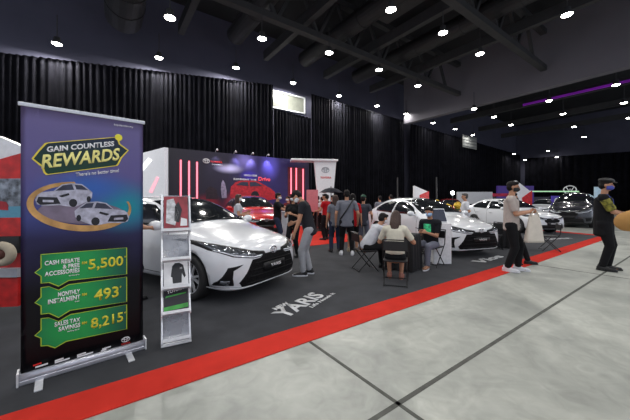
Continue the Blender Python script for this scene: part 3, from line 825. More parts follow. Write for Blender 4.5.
# price boxes
M_box = grad_mat('green_print', [(0, (18, 110, 70)), (0.5, (32, 152, 80)), (1, (20, 84, 70))], 0, 0.4, blotch=[(0.35, 0.5, 0.5, 0.9, (34, 158, 78))])
M_yel = mat_print('yellow_print', (222, 214, 58))
def price(z0, z1, pts, l1, amt, tz, az):
    o = flat('price_box', pts, M_box)
    outline('box_border', pts, 0.007, mat_print('lime_print', (170, 196, 50)), y=-0.0012, par=o)
    for s_, x, z, wd, h in l1: text(s_, M_tw, o, x, z, wd, h, bold=0.03, y=-0.003)
    text('RM', M_yel, o, 0.388, az[1] - 0.035, 0.034, 0.022, bold=0.03)
    text(amt, M_yel, o, az[0], az[2], az[3] - az[0], az[1] - az[2], bold=0.02)
    text('*', M_yel, o, az[3] + 0.008, az[1] - 0.02, 0.015, 0.018, bold=0.02)
price(0, 0, [(0.126, 0.972), (0.721, 0.962), (0.721, 0.722), (0.30, 0.735), (0.235, 0.700), (0.175, 0.742), (0.126, 0.745), (0.126, 0.800), (0.090, 0.835), (0.126, 0.868)],
      [('CASH REBATE', 0.150, 0.880, 0.222, 0.036), ('& FREE', 0.262, 0.838, 0.110, 0.034), ('ACCESSORIES', 0.150, 0.795, 0.222, 0.036), ('starting up to', 0.30, 0.770, 0.07, 0.012)], '5,500', 0, (0.432, 0.892, 0.790, 0.690))
price(0, 0, [(0.126, 0.715), (0.175, 0.715), (0.235, 0.675), (0.30, 0.708), (0.721, 0.698), (0.721, 0.472), (0.31, 0.490), (0.235, 0.450), (0.175, 0.500), (0.126, 0.505), (0.126, 0.57), (0.090, 0.604), (0.126, 0.64)],
      [('MONTHLY', 0.232, 0.618, 0.142, 0.038), ('INSTALMENT', 0.170, 0.572, 0.206, 0.038), ('from', 0.34, 0.552, 0.03, 0.012)], '493', 0, (0.472, 0.628, 0.530, 0.654))
price(0, 0, [(0.126, 0.475), (0.175, 0.470), (0.235, 0.425), (0.31, 0.462), (0.721, 0.448), (0.721, 0.226), (0.285, 0.245), (0.212, 0.215), (0.165, 0.250), (0.126, 0.258), (0.126, 0.32), (0.090, 0.352), (0.126, 0.385)],
      [('SALES TAX', 0.210, 0.385, 0.166, 0.037), ('SAVINGS', 0.235, 0.340, 0.141, 0.037), ('starting up to', 0.29, 0.318, 0.08, 0.012)], '8,215', 0, (0.449, 0.390, 0.288, 0.690))
for x, z, wd, m in ((0.082, 0.118, 0.05, M_tred), (0.095, 0.100, 0.075, M_tw), (0.212, 0.108, 0.055, M_tw), (0.212, 0.094, 0.095, M_tw), (0.355, 0.104, 0.06, M_tw), (0.355, 0.090, 0.11, M_tw), (0.53, 0.098, 0.065, M_tw), (0.521, 0.084, 0.04, M_tw)):
    flat('logo_mark', [(x, z), (x + wd, z + 0.004), (x + wd, z + 0.016), (x, z + 0.012)], m, y=-0.001)
text('TOYOTA', M_tred, sheet, 0.672, 0.088, 0.075, 0.018, bold=0.03); text('Moving Forward', M_tw, sheet, 0.672, 0.074, 0.075, 0.008)
bm = bmesh.new()
for (rx_, rz_, oz) in ((0.032, 0.021, 0), (0.011, 0.021, 0), (0.024, 0.008, 0.008)):
    tube(bm, [(0.71 + rx_ * math.cos(2 * PI * k / 28), -0.002, 0.135 + oz + rz_ * math.sin(2 * PI * k / 28)) for k in range(28)], 0.0025, seg=6, closed=True)
obj('emblem', bm, M_tw, sheet, True)

# ------------------------------------------------------------------ brochure rack
ra_, rb_ = G(162, 347), G(190, 341)
rd = (rb_ - ra_).normalized(); RW = (rb_ - ra_).length
rack = empty('brochure_rack', (ra_.x, ra_.y, 0.008), math.atan2(rd.y, rd.x))
tag(rack, 'folding zigzag brochure rack with clear trays and white frames', 'brochure rack')
zs = [0.02, 0.27, 0.52, 0.80, 1.08, 1.40]
RH = 1.42 + (196 - 196) * 0
tiers = [(0.03, 0.25), (0.29, 0.50), (0.53, 0.77), (0.80, 1.05), (1.08, 1.44)]
for sx in (0, RW):
    bm = bmesh.new()
    for z0, z1 in tiers:
        bar(bm, (sx, -0.03, z0), (sx, 0.09, z1), 0.014, 0.03); bar(bm, (sx, -0.03, z0), (sx, 0.14, z0 + 0.02), 0.012, 0.02)
    bar(bm, (sx, 0.14, 0.02), (sx, 0.12, 1.44), 0.014, 0.02)
    obj('side_rail', bm, M_alu, rack)
def tilt(z0, z1):
    a = Vector((0, -0.03, z0)); b = Vector((0, 0.09, z1)); ax = (b - a).normalized()
    return Matrix.Translation(a) @ Matrix(((1, 0, 0, 0), (0, ax.z, ax.y, 0), (0, -ax.y, ax.z, 0), (0, 0, 0, 1)))
M_acf = mat('frosted_acrylic', srgb(180, 184, 194), 0.12, var=0.15, scale=9, alpha=0.42)
for z0, z1 in tiers:
    T = tilt(z0, z1); h = math.hypot(0.12, z1 - z0)
    tr = obj('tray', BX((RW / 2, 0.012, h / 2), (RW - 0.014, 0.005, h), T), M_acf, rack)
    bm = bmesh.new(); box(bm, (RW / 2, -0.012, 0.012), (RW, 0.045, 0.008), T); box(bm, (RW / 2, -0.03, 0.022), (RW, 0.005, 0.028), T); obj('tray_lip', bm, M_whitem, tr)
obj('base_bar', BX((RW / 2, 0.05, 0.012), (RW + 0.02, 0.2, 0.016), bev=0.004), M_whitem, rack)
def leaflet(nm, label, z0, z1, mbase, parts, dx=0.0):
    T = tilt(z0, z1); h = math.hypot(0.12, z1 - z0)
    r_ = empty(nm, rack.matrix_world @ Vector((0, 0, 0)))
    r_.location = rack.location; r_.rotation_euler = rack.rotation_euler
    tag(r_, label, 'brochure')
    a, b = 0.016 + dx, RW - 0.016 + dx
    obj('cover', BX(((a + b) / 2, 0.002, 0.03 + (h - 0.04) / 2), (b - a, 0.008, h - 0.05), T), mbase, r_)
    for pn, m, pts in parts:
        obj(pn, PR([(a + (b - a) * u, 0.03 + (h - 0.05) * v) for u, v in pts], 0.0015, T @ Matrix.Translation((0, -0.003, 0))), m, r_)
    return r_, T, a, b, h
leaflet('brochure', 'red and grey poster brochure in the top tray of the rack', 1.08, 1.44, mat_print('poster_red', (150, 52, 62), 0.5),
  [('picture', mat('poster_grey', srgb(200, 200, 204), 0.4, var=0.35, scale=30), [(0.08, 0.2), (0.45, 0.12), (0.62, 0.5), (0.40, 0.95), (0.12, 0.9)]), ('printed_jacket', M_pb, [(0.42, 0.25), (0.62, 0.2), (0.75, 0.6), (0.6, 0.85), (0.45, 0.7)]), ('printed_jacket', M_tw, [(0.66, 0.1), (0.95, 0.1), (0.95, 0.3), (0.7, 0.35)])])
leaflet('brochure', 'white brochure with a black jacket picture in the third tray of the rack', 0.53, 0.77 + 0.03, M_paper,
  [('printed_jacket', M_pb, [(0.36, 0.12), (0.72, 0.12), (0.74, 0.5), (0.84, 0.3), (0.90, 0.38), (0.80, 0.82), (0.64, 0.92), (0.46, 0.92), (0.34, 0.8), (0.28, 0.4), (0.34, 0.36)]), ('printed_badge', M_tw, [(0.66, 0.66), (0.76, 0.66), (0.76, 0.74), (0.66, 0.74)])])
r_, T, a, b, h = leaflet('brochure', 'green and black brochure leaning in the second tray from the floor', 0.29, 0.53, M_pb,
  [('green_band', mat_print('leaf_green', (70, 170, 70), 0.4), [(0.0, 0.05), (1, 0.12), (1, 0.30), (0.0, 0.22)]), ('green_band', mat_print('leaf_green', (70, 170, 70), 0.4), [(0.05, 0.62), (0.9, 0.72), (0.95, 0.78), (0.1, 0.70)])])
text('TOYOTA', M_tw, r_, a + 0.03, 0.03 + (h - 0.05) * 0.78, (b - a) * 0.7, 0.03, M=T, bold=0.03, skew=0.03, y=-0.005)

# ------------------------------------------------------------------ writing on the carpet
def floor_text(s, pa, pb, ht, label, shear=0.25, bold=0.03, m=None, sk=0.0):
    pa = Vector(pa); pb = Vector(pb); d = pb - pa; L = d.length
    o = text(s, m or mat('white_floor_vinyl', srgb(205, 206, 208), 0.6), None, 0, 0, L, ht, bold=bold, shear=shear, y=0, ext=0.001, name='floor_lettering', skew=sk)
    for v in o.data.vertices: v.co = Vector((v.co.x, v.co.z, -v.co.y))
    o.location = (pa.x, pa.y, 0.0085); o.rotation_euler = (0, 0, math.atan2(d.y, d.x))
    tag(o, label, 'floor lettering')
    return o
floor_text('YARIS', G(286, 319.5), G(325.5, 296.0), 0.26, 'largest white slanted word lettered on the carpet before the nearest white car', 0.12, 0.028)
floor_text('NEW', G(276.5, 311), G(290.5, 304), 0.095, 'small white word lettered on the carpet above the left end of the largest word', 0.2, 0.05)
floor_text('Life Needs It', G(312.5, 308.5), G(335.5, 294), 0.065, 'small white slogan lettering on the carpet under the largest word', 0.2, 0.03)
floor_text('Vios', G(481, 264), G(505, 257.0), 0.26, 'white script lettering on the carpet beside the man with the tote bag', 0.3, 0.04)
floor_text('COROLLA', G(545, 240.2), G(573, 238.6), 0.22, 'far white lettering on the carpet in front of the white sedan', 0.2, 0.03)

# ------------------------------------------------------------------ stage backdrop
STY = 13.5
wl = onY(169, 149, STY); wr = onY(309, 160, STY)
WX0, WX1 = wl.x, wr.x; WZ = (wl.z + wr.z) / 2
st = empty('stage_backdrop', (WX0, STY, 0.0)); tag(st, 'dark purple stage backdrop wall with red light tubes and a red car mural', 'backdrop')
LW = WX1 - WX0
M_stage = grad_mat('stage_print', [(0, (36, 33, 44)), (0.35, (44, 38, 60)), (0.55, (58, 48, 110)), (0.75, (52, 42, 104)), (0.92, (46, 36, 76)), (1, (44, 30, 58))], 0, 0.4,
   blotch=[(0.47, 0.92, 0.10, 0.16, (150, 140, 230)), (0.66, 0.88, 0.10, 0.26, (112, 104, 232)), (0.36, 0.80, 0.12, 0.08, (214, 210, 250)), (0.50, 0.72, 0.08, 0.1, (70, 50, 190)), (0.22, 0.30, 0.12, 0.20, (170, 34, 48)), (0.40, 0.32, 0.10, 0.22, (196, 50, 70))])
obj('wall_board', BX((LW / 2, 0.15, WZ / 2), (LW, 0.3, WZ)), M_stage, st)
M_tube = mat('red_tube_glow', (1.0, 0.16, 0.22), 0.4, emit=2.2, var=0.03)
def sx(px, py): 
    p = onY(px, py, STY - 0.02); return (p.x - WX0, p.z)
for (px, t0) in ((180.7, 160), (189, 161), (197, 162), (291, 168), (296.2, 168), (303, 169)):
    x, z = sx(px, t0)
    obj('light_tube', TB([(x, -0.03, 0.35), (x, -0.03, z)], 0.035), M_tube, st)
# red printed panel behind the right tubes
xa, za = sx(288, 167); xb, zb = sx(305, 168)
obj('mural_panel', PR([(xa, 0.3), (xb, 0.3), (xb, zb), (xa, za)], 0.01), mat_print('deep_red_panel', (96, 16, 34), 0.3), st)
# mural car and lettering
def mural(nm, pts, m, th=0.012, y=0.0):
    return obj(nm, PR([sx(*p) for p in pts], th, Matrix.Translation((0, y, 0))), m, st)
mc = mural('mural_car', [(230, 196), (231, 187), (236, 182), (241, 180.5), (256, 180.5), (264, 184.5), (270, 188), (275, 192), (276, 199), (262, 201), (236, 201)], mat_print('mural_red', (190, 36, 50), 0.35))
mural('mural_window', [(236, 185), (241, 182), (248, 182), (248.5, 186)], M_pg, y=-0.012); mural('mural_window', [(249.5, 182), (256, 182), (263, 186), (250, 186.4)], M_pg, y=-0.012)
mural('mural_wheel', [(255 + 4.2 * math.cos(k * PI / 8), 196 + 5.0 * math.sin(k * PI / 8)) for k in range(16)], M_pb, y=-0.012)
mural('mural_person', [(222, 198), (221, 189), (221.5, 183), (223, 180), (225, 183), (226.5, 190), (227, 198)], mat_print('mural_grey', (150, 140, 165), 0.5))
mural('mural_crowd', [(206, 199), (206, 190), (210, 186), (214, 188), (217, 190), (218, 199)], mat_print('mural_shadow', (40, 22, 36), 0.5))
def stext(s, pa, pb, ht, m, bold=0.02, shear=0.0):
    a_ = sx(*pa); b_ = sx(*pb)
    return text(s, m, st, a_[0], a_[1], b_[0] - a_[0], ht, bold=bold, shear=shear, y=-0.012, ext=0.008, skew=0)
stext('TOYOTA', (210, 162.7), (222.5, 163), 0.10, M_tred, 0.04); stext('GAZOO Racing', (212, 165.3), (222.5, 165.5), 0.07, M_tw, 0.02)
bm = bmesh.new(); ex, ez = sx(206.3, 160.8)
for (rx_, rz_, oz) in ((0.14, 0.10, 0), (0.05, 0.10, 0), (0.10, 0.035, 0.04)):
    tube(bm, [(ex + rx_ * math.cos(2 * PI * k / 20), -0.015, ez + oz + rz_ * math.sin(2 * PI * k / 20)) for k in range(20)], 0.014, seg=6, closed=True)
obj('emblem', bm, M_tw, st, True)
stext('COROLLA CROSS', (244, 176), (257, 176.3), 0.09, M_tw, 0.03); stext('REINVENT THE', (233.5, 180.0), (256.5, 180.3), 0.085, M_tw, 0.02); stext('Drive', (258, 180.8), (270, 181), 0.20, mat('glow_red_script', (0.9, 0.08, 0.12), 0.4, emit=0.5), 0.03, 0.2)
# spot fittings along the top
for k, px in enumerate((216, 234.5, 251.5, 267)):
    x, z = sx(px, 153 + (px - 216) * 0.08); z = WZ
    r_ = empty('arm_spotlight', (WX0 + x, STY, WZ)); r_.scale = (0.55, 0.55, 0.55); tag(r_, 'small white arm spotlight on the stage backdrop top edge, %s from the left' % ORD[k], 'spotlight', 'spotlights on the backdrop')
    obj('arm', TB([(0, 0.1, 0), (0, 0.0, 0.16), (0, -0.35, 0.20)], 0.018), M_whitem, r_)
    bm = bmesh.new(); limb(bm, (0, -0.32, 0.22), (0, -0.44, 0.10), 0.05, 0.08, cap=0.1); obj('lamp_head', bm, M_whitem, r_, True)
    ld = bpy.data.lights.new('spot_light', 'SPOT'); ld.energy = 45; ld.spot_size = R(70); ld.spot_blend = 0.8; ld.color = (0.75, 0.75, 1.0); ld.shadow_soft_size = 0.05
    lo = bpy.data.objects.new('spot_light', ld); COL.objects.link(lo); lo.parent = r_; lo.location = (0, -0.46, 0.06)
    lo.rotation_euler = (R(18), 0, 0)
# white wing to the left
r_ = empty('side_panel', (WX0 - 0.02, STY + 0.05, 0)); tag(r_, 'white side wall with slanted white and red light streaks left of the stage backdrop', 'panel')
pe = Vector((-0.9, 3.3, 0)); wL = pe.length; r_.rotation_euler = (0, 0, math.atan2(pe.y, pe.x))
obj('board', BX((wL / 2, 0.08, WZ / 2), (wL, 0.16, WZ)), mat('white_wing', srgb(215, 216, 222), 0.5, emit=0.25), r_)  # faint glow put into the white so the board reads brighter
def wing(px, py):
    k = (px - 315) / FPX; o_ = r_.location; d_ = pe.normalized(); ray = FWD + RGT * k
    # o + t d = s ray
    det = d_.x * (-ray.y) + ray.x * d_.y
    t = (-o_.x * (-ray.y) - ray.x * o_.y) / det
    P_ = Vector((o_.x, o_.y, 0)) + d_ * t; s_ = P_.dot(FWD)
    return (t, CAM_H + (200 - py) * s_ / FPX)
for pts, m in (([(142, 171), (143.5, 175), (156, 161), (152.5, 158.5)], mat('white_streak', (1, 1, 1), 0.4, emit=1.1)), ([(142, 185), (142, 190), (146, 185), (144.5, 182)], mat('white_streak', (1, 1, 1), 0.4, emit=1.1)), ([(153.5, 192), (156, 193), (163, 178), (161, 177)], mat('pink_streak', (1, 0.42, 0.50), 0.4, emit=0.8))):
    q = [wing(*p) for p in pts]
    bm = bmesh.new(); prism(bm, q, 0.03, Matrix(((1, 0, 0, 0), (0, -1, 0, 0.16), (0, 0, 1, 0), (0, 0, 0, 1)))); obj('light_streak', bm, m, r_)
# white reception counter by the red car
r_ = empty('reception_counter', (4.66, 7.96, 0.014), R(40)); tag(r_, 'slim white counter between the red car and the man looking down', 'counter')
obj('body', BX((0, 0, 0.5), (0.34, 0.34, 1.0), bev=0.006), M_white, r_); obj('counter_top', BX((0, 0, 1.015), (0.40, 0.40, 0.03), bev=0.005), M_white, r_)
obj('red_panel', BX((0, -0.175, 0.30), (0.30, 0.008, 0.36)), M_tred, r_)
# white pylon with canopy
PD = 15.5
r_ = empty('pylon', W(325, 205, PD)); r_.location.z = 0
tag(r_, 'white tapered pylon with emblem and red lettering right of the stage backdrop', 'pylon')
r_.rotation_euler = (0, 0, math.atan2(RGT.y, RGT.x) + R(8))
k_ = PD / FPX
def py_(px, py): return ((px - 325) * k_, CAM_H + (200 - py) * k_)
sh = [py_(313.5, 161), py_(335.5, 162), py_(333, 190), py_(331.5, 226), py_(318, 226), py_(316.5, 190)]
obj('column', PR(sh, 0.3, Matrix.Translation((0, 0.05, 0))), mat('white_pylon', srgb(210, 211, 214), 0.45, emit=0.18), r_)  # column is no lamp; slight emission added to brighten its white
bm = bmesh.new(); box(bm, ((313.5 - 325) * k_, -0.1, CAM_H + 38.8 * k_), (46 * k_, 0.8, 0.11), bev=0.03); obj('canopy', bm, M_white, r_)
text('TOYOTA', M_tred, r_, *py_(319.5, 179), 11 * k_, 2.0 * k_, bold=0.04, y=-0.26, ext=0.01)
bm = bmesh.new()
for (rx_, rz_, oz) in ((3.6, 2.6, 0), (1.2, 2.6, 0), (2.8, 1.0, 1.0)):
    tube(bm, [(py_(324.5, 170)[0] + rx_ * k_ * math.cos(2 * PI * q / 20), -0.27, py_(324.5, 170.5)[1] + (oz + rz_ * math.sin(2 * PI * q / 20)) * k_) for q in range(20)], 0.02, seg=6, closed=True)
obj('emblem', bm, mat('pale_grey_emblem', srgb(165, 168, 175), 0.3, 0.5), r_, True)
# ------------------------------------------------------------------ people
SKIN = mat('skin', srgb(176, 128, 100), 0.55, var=0.06, scale=10)
SKIN2 = mat('skin_warm', srgb(160, 108, 80), 0.55, var=0.06, scale=10)
HAIRB = mat('black_hair', (0.012, 0.010, 0.010), 0.6, var=0.5, scale=90, bump=0.3, spec=0.15)
HAIRBR = mat('brown_hair', srgb(58, 36, 26), 0.5, var=0.4, scale=60, bump=0.3)
HAIRG = mat('greying_hair', srgb(70, 66, 64), 0.5, var=0.3, scale=60)
M_eye = mat('dark_eye', (0.01, 0.01, 0.01), 0.2)
def cloth(n, rgb, var=0.08): return mat(n, srgb(*rgb), 0.85, var=var, scale=14, bump=0.12, spec=0.2)
def rotx(v, a): 
    c, s = math.cos(a), math.sin(a); return Vector((v.x, v.y * c + v.z * s, -v.y * s + v.z * c))   # positive = lean forward (+y)
def ik(a, b, l1, l2, hint):
    a = Vector(a); b = Vector(b); d = b - a; L = d.length
    if L > (l1 + l2) * 0.995: d = d * ((l1 + l2) * 0.995 / L); b = a + d; L = d.length
    if L < 1e-4: L = 1e-4
    x = (l1 * l1 - l2 * l2 + L * L) / (2 * L); h = math.sqrt(max(0, l1 * l1 - x * x))
    u = d / L; hv = Vector(hint); hv = hv - u * hv.dot(u)
    hv = hv.normalized() if hv.length > 1e-4 else Vector((0, 0, 1))
    return a + u * x + hv * h, b
def person(label, pos, face, h=1.70, lean=0, pz=None, feet=None, hands=None, head=(0, 0), hair='short', hairm=None, skin=None, shirt=None, sleeve=0.55, trousers=None, leglen=1.0,
           shoes=None, sole=None, mask=None, wide=1.0, vox=0.012, hem=0.06, knees=None, elbows=None, group=None, female=False, extra=None, seat_back=0.0, hat=None, sleeve_m=None, fingers=False, curl=0.5):
    s = h / 1.72
    root = empty('person', (pos[0], pos[1], pos[2] if len(pos) > 2 else (0.014 if pos[1] > 7.3 and 3 < pos[0] < 9.4 else 0.008)), R(face - 90))
    tag(root, label, 'person', group)
    skin = skin or SKIN; shoes = shoes or M_black
    pz = (0.915 * s) if pz is None else pz
    P = Vector((0, seat_back, pz)); la = R(lean)
    up = rotx(Vector((0, 0, 1)), la); fw = rotx(Vector((0, 1, 0)), la); rt = Vector((1, 0, 0))
    shw = (0.175 if female else 0.195) * s * wide
    C = P + up * 0.27 * s; Nk = P + up * 0.545 * s
    SH = [Nk - up * 0.075 * s + rt * (sd * shw) for sd in (-1, 1)]
    HP = [P + rt * (sd * 0.095 * s) - up * 0.02 for sd in (-1, 1)]
    feet = feet or [(-0.11, 0.0), (0.11, 0.03)]
    lg = []
    knees = knees or [(0, 1, 0), (0, 1, 0)]
    for i in (0, 1):
        an = Vector((feet[i][0], feet[i][1], (feet[i][2] if len(feet[i]) > 2 else 0) + 0.085 * s))
        k, an2 = ik(HP[i], an, 0.43 * s, 0.405 * s, knees[i]); lg.append((HP[i], k, an))
    hands = hands or [(-0.24, 0.04, 0.80 * s), (0.24, 0.04, 0.80 * s)]
    elbows = elbows or [(-0.5, -1, -0.3), (0.5, -1, -0.3)]
    ar = []
    for i in (0, 1):
        e, wv = ik(SH[i], Vector(hands[i]), 0.285 * s, 0.25 * s, elbows[i]); ar.append((SH[i], e, wv))
    hp, hy = R(head[0]), R(head[1])
    HM = Matrix.Rotation(hy, 3, 'Z') @ Matrix.Rotation(-(la * 0.4 + hp), 3, 'X')
    Hc = Nk + up * 0.05 * s + HM @ Vector((0, 0.025, 0.125)) * s
    def hd(v): return Hc + HM @ (Vector(v) * s)
    # body: one continuous skin
    bm = bmesh.new()
    tw = 0.93 if female else 1.0
    def torso(b, g, z0=0.0, top=True):
        limb(b, P + up * z0, C, (0.150 * s * wide + g), (0.140 * tw * s * wide + g), 0.108 * s * wide + g, 0.100 * s * wide + g, rt, seg=20, cap=0.35)
        limb(b, C, Nk - up * 0.10 * s, 0.140 * tw * s * wide + g, 0.158 * tw * s * wide + g, 0.102 * s * wide + g, 0.098 * s * wide + g, rt, seg=20, cap=0.5)
        limb(b, SH[0] + rt * 0.02, SH[1] - rt * 0.02, 0.062 * s + g, 0.062 * s + g, seg=14)
        limb(b, Nk - up * 0.10 * s, Nk - up * 0.005, 0.12 * s * wide + g, 0.062 * s + g * 0.6, 0.085 * s + g, 0.062 * s + g * 0.6, rt, seg=16, cap=0.3)
        if female: 
            for sd in (-1, 1): ball(b, C + up * 0.10 * s + fw * (0.075 * s) + rt * sd * 0.065 * s, 0.062 * s + g)
    torso(bm, 0.0)
    limb(bm, P - up * 0.03, P + up * 0.08, 0.155 * s * wide, 0.150 * s * wide, 0.115 * s, 0.108 * s, rt)
    limb(bm, Nk - up * 0.05, hd((0, -0.01, -0.05)), 0.056 * s, 0.052 * s)
    ball(bm, hd((0, -0.008, 0.025)), (0.074 * s, 0.094 * s, 0.088 * s), HM.to_4x4()); ball(bm, hd((0, 0.022, -0.045)), (0.058 * s, 0.068 * s, 0.066 * s), HM.to_4x4())
    limb(bm, hd((0, 0.082, 0.02)), hd((0, 0.102, -0.022)), 0.010 * s, 0.015 * s)
    for sd in (-1, 1): ball(bm, hd((sd * 0.074, -0.005, -0.005)), (0.010 * s, 0.020 * s, 0.032 * s), HM.to_4x4())
    limb(bm, hd((-0.022, 0.084, -0.058)), hd((0.022, 0.084, -0.058)), 0.008 * s, 0.008 * s)
    for i in (0, 1):
        S_, E_, W_ = ar[i]
        limb(bm, S_, E_, 0.052 * s, 0.041 * s); limb(bm, E_, W_, 0.042 * s, 0.027 * s)
        d = (W_ - E_).normalized(); sd = -1 if i == 0 else 1
        inw = Vector((-sd, 0, 0)) - d * Vector((-sd, 0, 0)).dot(d)
        inw = inw.normalized() if inw.length > 0.1 else Vector((0, 0, -1))
        acr = d.cross(inw).normalized()
        pk = W_ + d * 0.085 * s
        limb(bm, W_, pk, 0.026 * s, 0.040 * s, 0.018 * s, 0.016 * s, acr)
        for q in range(4):
            o_ = acr * ((q - 1.5) * 0.0215 * s); ln = (0.036, 0.042, 0.040, 0.030)[q] * s
            k1 = pk + o_ + (d + inw * curl * 0.5).normalized() * ln; k2 = k1 + (d * (1 - curl * 0.6) + inw * curl).normalized() * ln * 0.95
            limb(bm, pk + o_ * 0.9 - d * 0.01, k1, 0.0095 * s, 0.009 * s, seg=8); limb(bm, k1, k2, 0.009 * s, 0.008 * s, seg=8)
        tv = acr if (acr.dot(Vector((0, 0.6, 0.5))) > 0) else -acr
        t0 = W_ + d * 0.03 * s + tv * 0.022 * s; t1 = t0 + (d * 0.7 + tv * 0.7 + inw * 0.2).normalized() * 0.042 * s
        limb(bm, t0, t1, 0.013 * s, 0.011 * s, seg=8); limb(bm, t1, t1 + (d + inw * 0.4).normalized() * 0.032 * s, 0.0105 * s, 0.009 * s, seg=8)
        H_, K_, A_ = lg[i]
        limb(bm, H_, K_, 0.082 * s * wide, 0.056 * s); limb(bm, K_, A_, 0.056 * s, 0.036 * s)
        ball(bm, A_ + (K_ - A_) * 0.68 + Vector((0, -0.012, 0)), (0.050 * s, 0.052 * s, 0.10 * s))
        limb(bm, A_ + Vector((0, -0.03, -0.045 * s)), A_ + Vector((0, 0.13 * s, -0.058 * s)), 0.032 * s, 0.032 * s, 0.03 * s, 0.02 * s, rt)
    link('body', remesh(bm, vox if not fingers else min(vox, 0.0065), 4), skin, root)
    # clothes
    if shirt:
        bm = bmesh.new(); torso(bm, 0.022, z0=-hem)
        for i in (0, 1):
            S_, E_, W_ = ar[i]
            if sleeve <= 1: limb(bm, S_, S_.lerp(E_, sleeve), 0.066 * s, 0.060 * s, cap=0.25)
            else:
                limb(bm, S_, E_, 0.066 * s, 0.054 * s); limb(bm, E_, E_.lerp(W_, sleeve - 1), 0.055 * s, 0.040 * s, cap=0.3)
        so = link('shirt', remesh(bm, max(vox, 0.010), 3), shirt, root)
        if sleeve_m:
            for i in (0, 1):
                S_, E_, W_ = ar[i]
                bm = bmesh.new(); limb(bm, S_.lerp(E_, 0.12), S_.lerp(E_, sleeve + 0.06), 0.074 * s, 0.074 * s, cap=0.3, seg=20)
                o = link('sleeve', remesh(bm, 0.012, 3), sleeve_m, so); o['label'] = 'mottled green and yellow sleeve'
    if trousers:
        bm = bmesh.new()
        limb(bm, P - up * 0.05, P + up * 0.09, 0.156 * s * wide, 0.148 * s * wide, 0.120 * s * wide, 0.106 * s * wide, rt, cap=0.5)
        for i in (0, 1):
            H_, K_, A_ = lg[i]
            if leglen > 0.5:
                limb(bm, H_, K_, 0.100 * s * wide, 0.074 * s); ball(bm, K_, 0.076 * s); t = (leglen - 0.5) * 2; limb(bm, K_, K_.lerp(A_, t), 0.074 * s, 0.060 * s, cap=0.3)
            else: limb(bm, H_, H_.lerp(K_, leglen * 2), 0.100 * s * wide, 0.090 * s, cap=0.3)
        link('trousers', remesh(bm, max(vox, 0.010), 3), trousers, root)
    for i in (0, 1):
        A_ = lg[i][2]; z0 = A_.z - 0.085 * s
        toe = 0.17 * s
        yaw = 0.12 * (-1 if i else 1)
        M_ = Matrix.Translation((A_.x, A_.y, z0)) @ Matrix.Rotation(yaw, 4, 'Z')
        bm = bmesh.new()
        limb(bm, M_ @ Vector((0, -0.045 * s, 0.045)), M_ @ Vector((0, 0.05 * s, 0.045)), 0.042 * s, 0.048 * s, 0.045 * s, 0.045 * s, rt)
        limb(bm, M_ @ Vector((0, 0.03 * s, 0.042)), M_ @ Vector((0, toe, 0.034)), 0.047 * s, 0.045 * s, 0.040 * s, 0.026 * s, rt)
        limb(bm, M_ @ Vector((0, -0.03 * s, 0.06)), M_ @ Vector((0, -0.02 * s, 0.11 * s)), 0.044 * s, 0.044 * s, cap=0.3)
        sh_ = link('shoe', remesh(bm, max(vox * 0.8, 0.008), 2), shoes, root)
        bm = bmesh.new(); n = 20
        ol = [(0.050 * s * math.cos(2 * PI * k / n) * (1.0 if math.sin(2 * PI * k / n) > 0 else 0.9), 0.06 * s + 0.15 * s * math.sin(2 * PI * k / n)) for k in range(n)]
        lo = [bm.verts.new(M_ @ Vector((x, y, 0.0))) for x, y in ol]; hi_ = [bm.verts.new(M_ @ Vector((x, y, 0.026))) for x, y in ol]
        bm.faces.new(lo[::-1]); bm.faces.new(hi_)
        for k in range(n): bm.faces.new((lo[k], lo[(k + 1) % n], hi_[(k + 1) % n], hi_[k]))
        obj('sole', bm, sole or shoes, sh_)
    # head details
    for sd in (-1, 1):
        bm = bmesh.new(); ball(bm, hd((sd * 0.031, 0.077, 0.018)), (0.011 * s, 0.009 * s, 0.006 * s), HM.to_4x4(), 10, 8); obj('eye', bm, M_eye, root, True)
    hm = hairm or HAIRB
    if hair:
        bm = bmesh.new()
        ball(bm, hd((0, -0.020, 0.050)), (0.082 * s, 0.098 * s, 0.076 * s), HM.to_4x4()); ball(bm, hd((0, -0.045, 0.0)), (0.080 * s, 0.070 * s, 0.085 * s), HM.to_4x4())
        ball(bm, hd((0.02, 0.045, 0.085)), (0.055 * s, 0.045 * s, 0.030 * s), HM.to_4x4())
        if hair == 'long':
            limb(bm, hd((0, -0.055, 0.02)), hd((0, -0.075, -0.14)), 0.085 * s, 0.090 * s, 0.055 * s, 0.045 * s, rt)
            b0 = hd((0, -0.075, -0.14)); limb(bm, b0, b0 - up * 0.20 * s - fw * 0.03, 0.092 * s, 0.055 * s, 0.045 * s, 0.03 * s, rt)
            for sd in (-1, 1): limb(bm, hd((sd * 0.070, -0.01, 0.03)), hd((sd * 0.082, -0.015, -0.15)), 0.028 * s, 0.026 * s)
        if hair == 'bun': ball(bm, hd((0, -0.115, 0.05)), 0.04 * s)
        link('hair', remesh(bm, max(0.009, vox * 0.8), 3), hm, root)
    if mask:
        bm = bmesh.new()
        b2 = bmesh.new(); bmesh.ops.create_uvsphere(b2, u_segments=24, v_segments=18, radius=1.0)
        dl = [v for v in b2.verts if v.co.y < -0.15]
        bmesh.ops.delete(b2, geom=dl, context='VERTS')
        for v in b2.verts: v.co = hd((v.co.x * 0.070, 0.010 + v.co.y * 0.104, -0.040 + v.co.z * 0.060))
        bmesh.ops.solidify(b2, geom=list(b2.faces), thickness=0.003); merge(bm, b2)
        mo = obj('face_mask', bm, mask, root, True)
        for sd in (-1, 1):
            for dz in (-0.06, -0.015): obj('ear_loop', TB([hd((sd * 0.060, 0.03, dz)), hd((sd * 0.078, -0.012, 0.0))], 0.003, seg=6), mask, mo)
